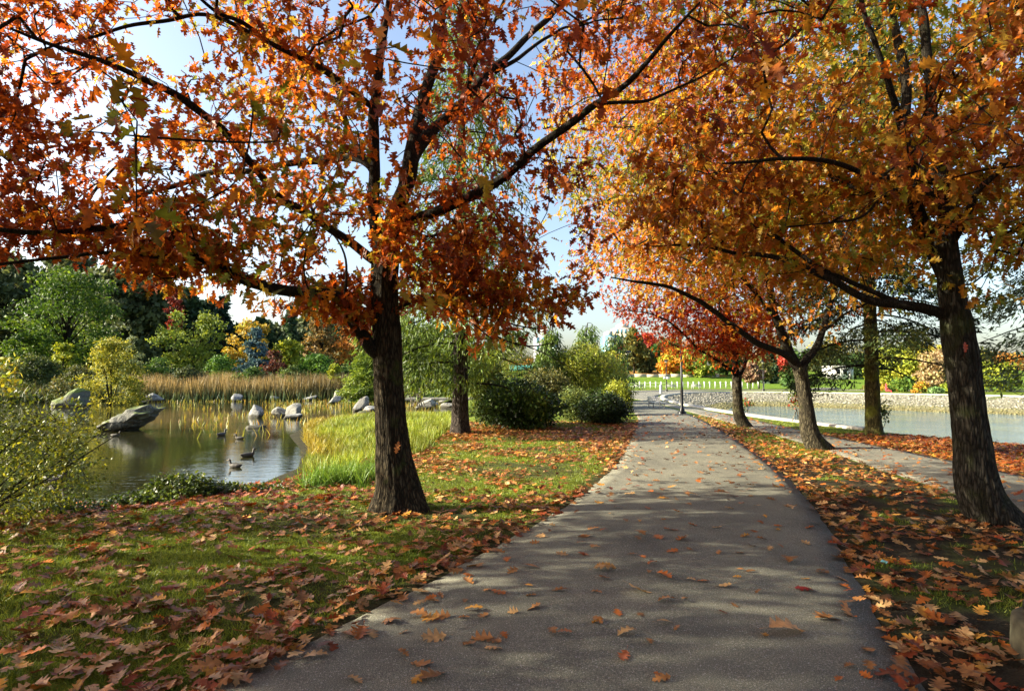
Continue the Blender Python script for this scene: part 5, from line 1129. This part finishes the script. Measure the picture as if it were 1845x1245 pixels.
for px, py, s in PLV:
    p = gp(px, py, .05); z, on1, _ = psurf(np.array([p[0]]), np.array([p[1]]))
    L_ = min(.24, max(.06, s * 1.45 / F * p[1])); ky = (round(px, 2), round(py, 2))
    if ky in spec:
        l, a = spec[ky]; leaf_obj(p[0], p[1], float(z[0]) + .004, {1360: .27, 1610: .22}.get(a, .15), 1, l, 'fallen leaves on the asphalt path', col={1480: (.16, .015, .015), 355: (.33, .09, .03), 1360: (.45, .24, .1)}.get(a)); used += 1; continue
    ci = int(rng.choice([0, 1, 3, 5, 6, 4], p=[.2, .32, .18, .12, .13, .05]))
    leaf_obj(p[0], p[1], float(z[0]) + .004, L_, ci, FPn[ci] + ' oak leaf fallen on the asphalt path', 'fallen %s leaves on the asphalt path' % FPn[ci]); used += 1
zs, on1s, on2s = psurf(xs, ys)
drop_ = on1s & (ys < 7.2) & (xs > edge_x(PL, ys) + .35) & (xs < edge_x(PR, ys) - .25); xs, ys, zs, on1s = xs[~drop_], ys[~drop_], zs[~drop_], on1s[~drop_]
pxs, pys, fs = proj(np.stack([xs, ys, zs], 1)); vis = (pxs > 0) & (pxs < 1845) & (pys < 1240)
order = np.argsort(np.where(vis, fs, 1e3)); ind = order[:max(0, 292 - used)]
for i in ind:
    ci = int(rng.choice(7, p=[.2, .2, .17, .15, .1, .08, .1])); side = 'path edge' if on1s[i] else ('turf left of the path' if xs[i] < edge_x(PL, ys[i]) else 'ground right of the path')
    leaf_obj(xs[i], ys[i], zs[i] + .012 + .03 * rng.random(), rng.uniform(.09, .165), ci, FPn[ci] + ' oak leaf fallen in the foreground on the ' + side, 'fallen %s leaves in the foreground on the %s' % (FPn[ci], side), tilt=.16)
m_ = np.ones(len(xs), bool); m_[ind] = False; xs, ys, zs = xs[m_], ys[m_], zs[m_]; print('fallen', len(xs), used)
def litter(x, y, z, T, label, L0, L1):
    n = len(x); th = rng.uniform(0, 6.28, n); A = np.stack([np.cos(th), np.sin(th), rng.normal(size=n) * .1], 1)
    col = palette(n, FP, [3, 3, 2.5, 2.5, 1.6, 1.2, 2], np.clip(rng.random(n), 0, .999))
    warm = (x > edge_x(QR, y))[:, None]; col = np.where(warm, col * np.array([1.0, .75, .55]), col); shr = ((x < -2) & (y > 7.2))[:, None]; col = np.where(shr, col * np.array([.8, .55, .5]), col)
    Ls = rng.uniform(L0, L1, n); P = np.stack([x, y, z + .01 + np.abs(rng.normal(size=n)) * .022], 1) - A * Ls[:, None] * .5; P[:, 2] = np.maximum(P[:, 2], z + .004)
    V, Fc, Cc = cards(T, P, A, np.array([0, 0, 1.]) + rnd(n) * np.array([.3, .3, 0]), Ls, Ls * rng.uniform(.7, 1, n), col, rng.uniform(-.25, .55, n), rng.uniform(-.4, .4, n), .28)
    tag(link('fallen_leaves', npmesh('fallen_leaves', V, Fc, Cc), M_fall), label, 'leaves', kind='stuff')
nr = fs[m_] < 9
litter(xs[nr], ys[nr], zs[nr], OAK, 'carpet of brown and rust oak leaves scattered over the near turf', .07, .145)
litter(xs[~nr], ys[~nr], zs[~nr], OAKLO, 'carpet of rust leaves farther along the verges and the bay bank', .09, .16)
# two leaves caught on bark
def stuck(px, py, Yd, L_, col, label):
    p = at(px, py, Yd); o = leaf_obj(p[0], p[1], p[2], L_, 0, label, None, vi=0, col=col); o.rotation_euler = (R(80), R(12), R(5))
stuck(716, 806, YA - .21, .15, (.4, .15, .04), 'orange leaf caught on the bark of the near left oak')
stuck(1737, 626, YB - .215, .13, (.35, .06, .02), 'red leaf caught on the bark of the leaning right oak')

# ------------------------------------------------------------------ street furniture
M_black = plain('black_metal', (.012, .012, .014), .35, .6, nscale=20, nvar=.3); M_white = plain('white_paint', (.75, .75, .72), .6)
M_grey = plain('weathered_grey', (.35, .35, .34), .8); M_glass = plain('lamp_glass', (.5, .5, .45), .25)
def lathe(prof, k=24):
    P = np.array([(0, 0, z) for r_, z in prof]); r_ = np.array([max(r_, .0005) for r_, z in prof]); n = len(prof); th = np.arange(k) / k * 2 * np.pi
    V = np.stack([r_[:, None] * np.cos(th), r_[:, None] * np.sin(th), np.repeat(P[:, 2:3], k, 1)], -1).reshape(-1, 3)
    a = (np.arange(n - 1)[:, None] * k + np.arange(k)[None]); b_ = (np.arange(n - 1)[:, None] * k + (np.arange(k) + 1)[None] % k)
    q = np.stack([a, b_, b_ + k, a + k], -1).reshape(-1, 4); return V, np.concatenate([q[:, [0, 1, 2]], q[:, [0, 2, 3]]])
def boxm(x0, x1, y0, y1, z0, z1):
    V = np.array([(x, y, z) for x in (x0, x1) for y in (y0, y1) for z in (z0, z1)], float); return V, np.array([(0, 1, 3), (0, 3, 2), (4, 6, 7), (4, 7, 5), (0, 4, 5), (0, 5, 1), (2, 3, 7), (2, 7, 6), (0, 2, 6), (0, 6, 4), (1, 5, 7), (1, 7, 3)])
def child(name, parts, m_, root, smooth=False):
    me = mesh_of(name, parts, smooth); me.materials.append(m_); o = bpy.data.objects.new(name, me); C.objects.link(o); o.parent = root; return o
def copytree(o, loc, rz, label):
    c = o.copy(); C.objects.link(c); c.location = loc; c.rotation_euler = (0, 0, rz); c['label'] = label
    for ch in [q for q in bpy.data.objects if q.parent is o]:
        d_ = ch.copy(); C.objects.link(d_); d_.parent = c
        for g_ in [q for q in bpy.data.objects if q.parent is ch]:
            e_ = g_.copy(); C.objects.link(e_); e_.parent = d_
    return c
p = at(1229, 746, 26.0)
lamp = empty('street_lamp', (p[0], 26, 0), 'black lamp post beside the path in front of the curving bay wall', 'street lamp', 'park lamp posts')
child('footing', [lathe([(.0, .12), (.17, .12), (.19, .08), (.2, -.1)])], M_black, lamp, True)
child('pole', [lathe([(0, 3.3), (.04, 3.3), (.045, 1.2), (.065, 1.0), (.07, .3), (.11, .2), (.12, .1)])], M_black, lamp, True)
shade_ = child('lamp_shade', [lathe([(0, 3.62), (.12, 3.6), (.3, 3.5), (.32, 3.46), (.3, 3.45), (0, 3.45)])], M_black, lamp, True)
child('lamp_glass', [lathe([(.12, 3.45), (.14, 3.38), (.1, 3.3), (0, 3.29)])], M_glass, shade_, True)
for px, Yd, lb in ((1131, 45, 'thin lamp post left of the path end, beside the shrubs'), (1201, 68, 'distant lamp post with the small white sign'), (1375.5, 71, 'distant lamp post on the far side of the bay')):
    q = at(px, 700, Yd); copytree(lamp, (q[0], Yd, float(ground(q[0], Yd)) + .02), 0, lb)
q = at(1201, 681, 67.85); sg = empty('sign', (q[0], 67.85, q[2]), 'small white sign with two plates on the distant lamp post', 'sign')
child('plate', [boxm(-.36, -.06, -.02, .02, -.1, .14)], M_white, sg); child('plate', [boxm(-.04, .34, -.02, .02, -.12, .1)], M_white, sg)
# lamp base at bottom right
q = gp(1880, 1222, .0)
lb_ = empty('lamp_base', (q[0] + .37, q[1] + .14, 0), 'concrete footing with a glossy black ringed post base at the bottom right corner', 'lamp base')
M_foot = plain('mossy_concrete', (.07, .065, .04), .9, nscale=14, nvar=.45, bmp=.4)
child('footing', [lathe([(0, .22), (.26, .222), (.3, .22), (.32, .205), (.325, .17), (.335, 0), (.335, -.1)], 40)], M_foot, lb_, True)
child('post_base', [lathe([(.05, 3.4), (.045, 3.3), (.045, .72), (.06, .62), (.12, .52), (.2, .40), (.235, .36), (.25, .345), (.255, .325), (.245, .31), (.24, .30), (.262, .29), (.268, .265), (.26, .25), (.258, .222)], 48)], M_black, lb_, True)
# benches
def bench(loc, rz, label, m1, sc=1.0):
    e = empty('park_bench', loc, label, 'bench', 'park benches', rz); e.scale = (sc,) * 3
    child('seat', [boxm(-.8, .8, -.22 + .11 * k, -.13 + .11 * k, .40, .43) for k in range(4)], m1, e)
    child('backrest', [boxm(-.8, .8, .24, .27, .52 + .11 * k, .6 + .11 * k) for k in range(3)], m1, e)
    for s_ in (-.65, .65): child('leg', [boxm(s_ - .03, s_ + .03, -.2, -.14, 0, .4), boxm(s_ - .03, s_ + .03, .2, .24, 0, .86), boxm(s_ - .03, s_ + .03, -.14, .2, .34, .396)], M_grey, e)
    return e
q = gp(1186, 737); bench((q[0], 30.5, .02), R(112), 'pale slatted bench on the grass strip between the two paths', M_white, .72)
for px, Yd, lb in ((1163, 69, 'grey bench on the far promenade left of the sign'), (1224, 71, 'grey bench on the far promenade under the red leaves'), (1272, 73, 'grey bench on the far promenade farthest right')):
    q = at(px, 700, Yd); bench((q[0], Yd + 4, .06), R(180), lb, M_grey, .8)
q = gp(1209, 714); bl = empty('bollard', (13.4, 53.6, .15), 'short grey bollard at the bend of the bay wall', 'bollard')
child('post', [lathe([(0, .8), (.1, .8), (.12, .76), (.12, 0)])], M_grey, bl, True)
# fence of white posts
fe = empty('post_fence', (at(1133, 700, 86)[0], 86, 0), 'long low fence of white posts with thin rails beyond the promenade', 'fence')
for k in range(26):
    xk = k * .78; zk = float(ground(fe.location.x + xk, 86)); child('post', [boxm(xk - .07, xk + .07, -.07, .07, zk - .1, zk + .95), lathe([(0, zk + 1.02), (.09, zk + .95)], 4) if False else boxm(xk - .085, xk + .085, -.085, .085, zk + .95, zk + .985)], M_white, fe)
child('rails', [boxm(0, 25 * .78, -.02, .02, .3, .34), boxm(0, 25 * .78, -.02, .02, .74, .78)], M_grey, fe)
# low stone wall on the rise
q = at(1100, 684, 108); z = float(ground(q[0], 108)); wl = [boxm(i * 2.2, i * 2.2 + 2.14, 0, .5, -.3, .5 + .04 * (i % 3)) for i in range(9)]
me = mesh_of('low_wall', wl, False); o = link('low_wall', me, plain('beige_stone', (.42, .36, .26), .9, nscale=1.5)); o.location = (q[0], 108, z); tag(o, 'low beige stone wall along the foot of the leaf-strewn rise', 'wall')
# white pavilion beyond the bay
q = at(1520, 700, 104); z = float(ground(q[0], 104)); pv = empty('pavilion', (q[0], 104, z), 'small white building beyond the bay between the middle oak and the spruce', 'building')
child('wall', [boxm(-1.6, 1.8, 0, 4, 0, 2.2)], M_white, pv); child('roof', [boxm(-1.8, 2.0, -.4, 4.3, 2.203, 2.4)], M_grey, pv)
child('window', [boxm(-1.2, -.5, -.03, -.002, .9, 1.8)], M_black, pv); child('window', [boxm(0, .7, -.03, -.002, .9, 1.8)], M_black, pv); child('door', [boxm(1.0, 1.6, -.03, -.002, 0, 2.0)], M_grey, pv)
# court screen
q = at(965, 668, 122); z = float(ground(q[0], 122)); cs_ = empty('court_fence', (q[0], 122, z), 'teal windscreen fence round a court beyond the left lawn', 'fence')
child('screen', [boxm(-5.5, 5.5, -.02, .02, .1, 1.3)], plain('teal_mesh', (.05, .32, .33), .8), cs_)
for k in range(6): child('post', [boxm(-5.53 + k * 2.2, -5.47 + k * 2.2, -.09, -.03, -.2, 1.9)], M_grey, cs_)
# city blocks
def block(px, top, hw, Yd, dp, wallm, label, rows, cols, winm, kind=0):
    q = at(px, top, Yd); h = q[2]; w = hw / F * Yd; e = empty('apartment_tower', (q[0], Yd, 0), label, 'building')
    child('wall', [boxm(-w, w, 0, dp, -1, h)], wallm, e); child('roof', [boxm(-w * .5, w * .4, 2, dp - 2, h + .003, h + 2.2)], M_grey, e)
    for i in range(cols):
        for j in range(rows):
            x0 = -w + 2 * w * (i + .22) / cols; x1 = -w + 2 * w * (i + .78) / cols; z1 = h - .8 - j * 3.3; z0 = z1 - 2.3
            if z0 < 6: continue
            o = child('window', [boxm(x0, x1, -.12, -.01, z0, z1)], winm, e)
M_tan = plain('tan_cladding', (.5, .42, .33), .8, nscale=.3); M_blue = plain('blue_glass', (.14, .3, .38), .15, nscale=.4); M_wb = plain('white_cladding', (.6, .62, .62), .7, nscale=.3); M_mauve = plain('slate_mauve', (.24, .23, .28), .7, nscale=.5)
block(1127, 590, 18, 300, 16, M_tan, 'tan tower block with columns of windows on the skyline', 7, 5, M_blue)
block(1101, 604, 11, 292, 16, M_blue, 'blue glass tower block left of the tan one', 6, 1, M_wb)
block(984, 604, 20, 230, 16, M_mauve, 'dusky mauve building glimpsed behind the weeping conifers', 5, 4, M_blue)
block(1012, 640, 26, 210, 12, M_wb, 'low white building behind the trees left of the towers', 2, 5, M_blue)
# litter on the verge
q = gp(1592, 1022, 0); V = np.array([(x, y, .02 + .012 * math.sin(x * 90 + y * 60)) for x in np.linspace(-.03, .03, 6) for y in np.linspace(-.02, .02, 5)]); Fq = np.array([(i * 5 + j, i * 5 + j + 1, i * 5 + j + 6, i * 5 + j + 5) for i in range(5) for j in range(4)])
o = link('wrapper', npmesh('wrapper', V, Fq), plain('teal_paper', (.25, .6, .55), .5)); o.location = (q[0], q[1], .03); o.rotation_euler = (.2, .3, .7); tag(o, 'crumpled pale teal scrap of paper on the right verge', 'litter')
# people far across the bay
def person(loc, rz, label, cloth, sit=True):
    J = [(0, 0, .48), (0, .02, .75), (0, .03, 1.0), (0, .02, 1.12), (0, 0, 1.24), (.09, 0, .46), (.12, -.42, .48), (.12, -.46, .04), (.12, -.58, .03), (-.09, 0, .46), (-.12, -.42, .48), (-.12, -.46, .04), (-.12, -.58, .03),
         (.17, .02, 1.0), (.22, -.05, .76), (.14, -.28, .62), (-.17, .02, 1.0), (-.22, -.05, .76), (-.14, -.28, .62)]
    Rr = [.13, .12, .14, .05, .1, .09, .07, .04, .035, .09, .07, .04, .035, .06, .045, .035, .06, .045, .035]
    E = [(0, 1), (1, 2), (2, 3), (3, 4), (0, 5), (5, 6), (6, 7), (7, 8), (0, 9), (9, 10), (10, 11), (11, 12), (2, 13), (13, 14), (14, 15), (2, 16), (16, 17), (17, 18)]
    me = bpy.data.meshes.new('person'); me.from_pydata([tuple(np.array(j) - np.array([0, 0, .04])) for j in J], E, []); o = bpy.data.objects.new('person', me); C.objects.link(o)
    md = o.modifiers.new('skin', 'SKIN'); 
    for v, r_ in zip(me.skin_vertices[0].data, Rr): v.radius = (r_, r_)
    me.skin_vertices[0].data[0].use_root = True; o.modifiers.new('s', 'SUBSURF').levels = 1; me.materials.append(cloth); o.location = loc; o.rotation_euler = (0, 0, rz)
    return tag(o, label, 'person', 'people sitting beyond the bay')
M_cl = plain('dark_clothes', (.02, .02, .03), .9); M_cr = plain('red_jacket', (.45, .05, .06), .9)
for i, (px, Yd, lb, m__) in enumerate(((1398, 100, 'person in dark clothes sitting on the far path, leftmost of the three', M_cl), (1402.5, 101, 'person in dark clothes sitting on the far path, middle of the three', M_cl), (1408, 102, 'person in dark clothes sitting on the far path, rightmost of the three', M_cl), (1597, 61.5, 'person in a red jacket sitting on the rim of the bay', M_cr))):
    q = at(px, 700, Yd); person((q[0], Yd, float(ground(q[0], Yd)) - (.38 if m__ is M_cl else .2)), R(20 * i), lb, m__)

# ------------------------------------------------------------------ light
SUN_EL, SUN_AZ = 24.0, 269.0      # azimuth clockwise from +Y (view direction)
w = bpy.data.worlds.new('World'); S.world = w; w.use_nodes = True; nt = w.node_tree
sky = nt.nodes.new('ShaderNodeTexSky'); sky.sky_type = 'NISHITA'; sky.sun_disc = False; sky.sun_elevation = R(SUN_EL); sky.sun_rotation = R(SUN_AZ)
sky.air_density = 1.0; sky.dust_density = 3.0; sky.ozone_density = 1.0
nt.links.new(sky.outputs[0], nt.nodes['Background'].inputs['Color']); nt.nodes['Background'].inputs['Strength'].default_value = .094
sl = bpy.data.lights.new('sun', 'SUN'); sl.energy = 5.0; sl.angle = R(.5); sl.color = (1, .91, .68)
so = bpy.data.objects.new('sun', sl); C.objects.link(so)
az, el = R(SUN_AZ), R(SUN_EL); dv = Vector((math.sin(az) * math.cos(el), math.cos(az) * math.cos(el), math.sin(el)))
so.rotation_euler = dv.to_track_quat('Z', 'Y').to_euler(); so.location = (-20, 0, 20)
S.view_settings.view_transform = 'Standard'; S.view_settings.look = 'None'; S.view_settings.gamma = 1; S.view_settings.exposure = 1.92
cy = S.cycles; cy.max_bounces = 8; cy.diffuse_bounces = 4; cy.glossy_bounces = 3; cy.transmission_bounces = 4; cy.use_denoising = True; cy.caustics_reflective = False; cy.caustics_refractive = False; cy.sample_clamp_indirect = 6
try: cy.denoiser = 'OPENIMAGEDENOISE'
except Exception: pass
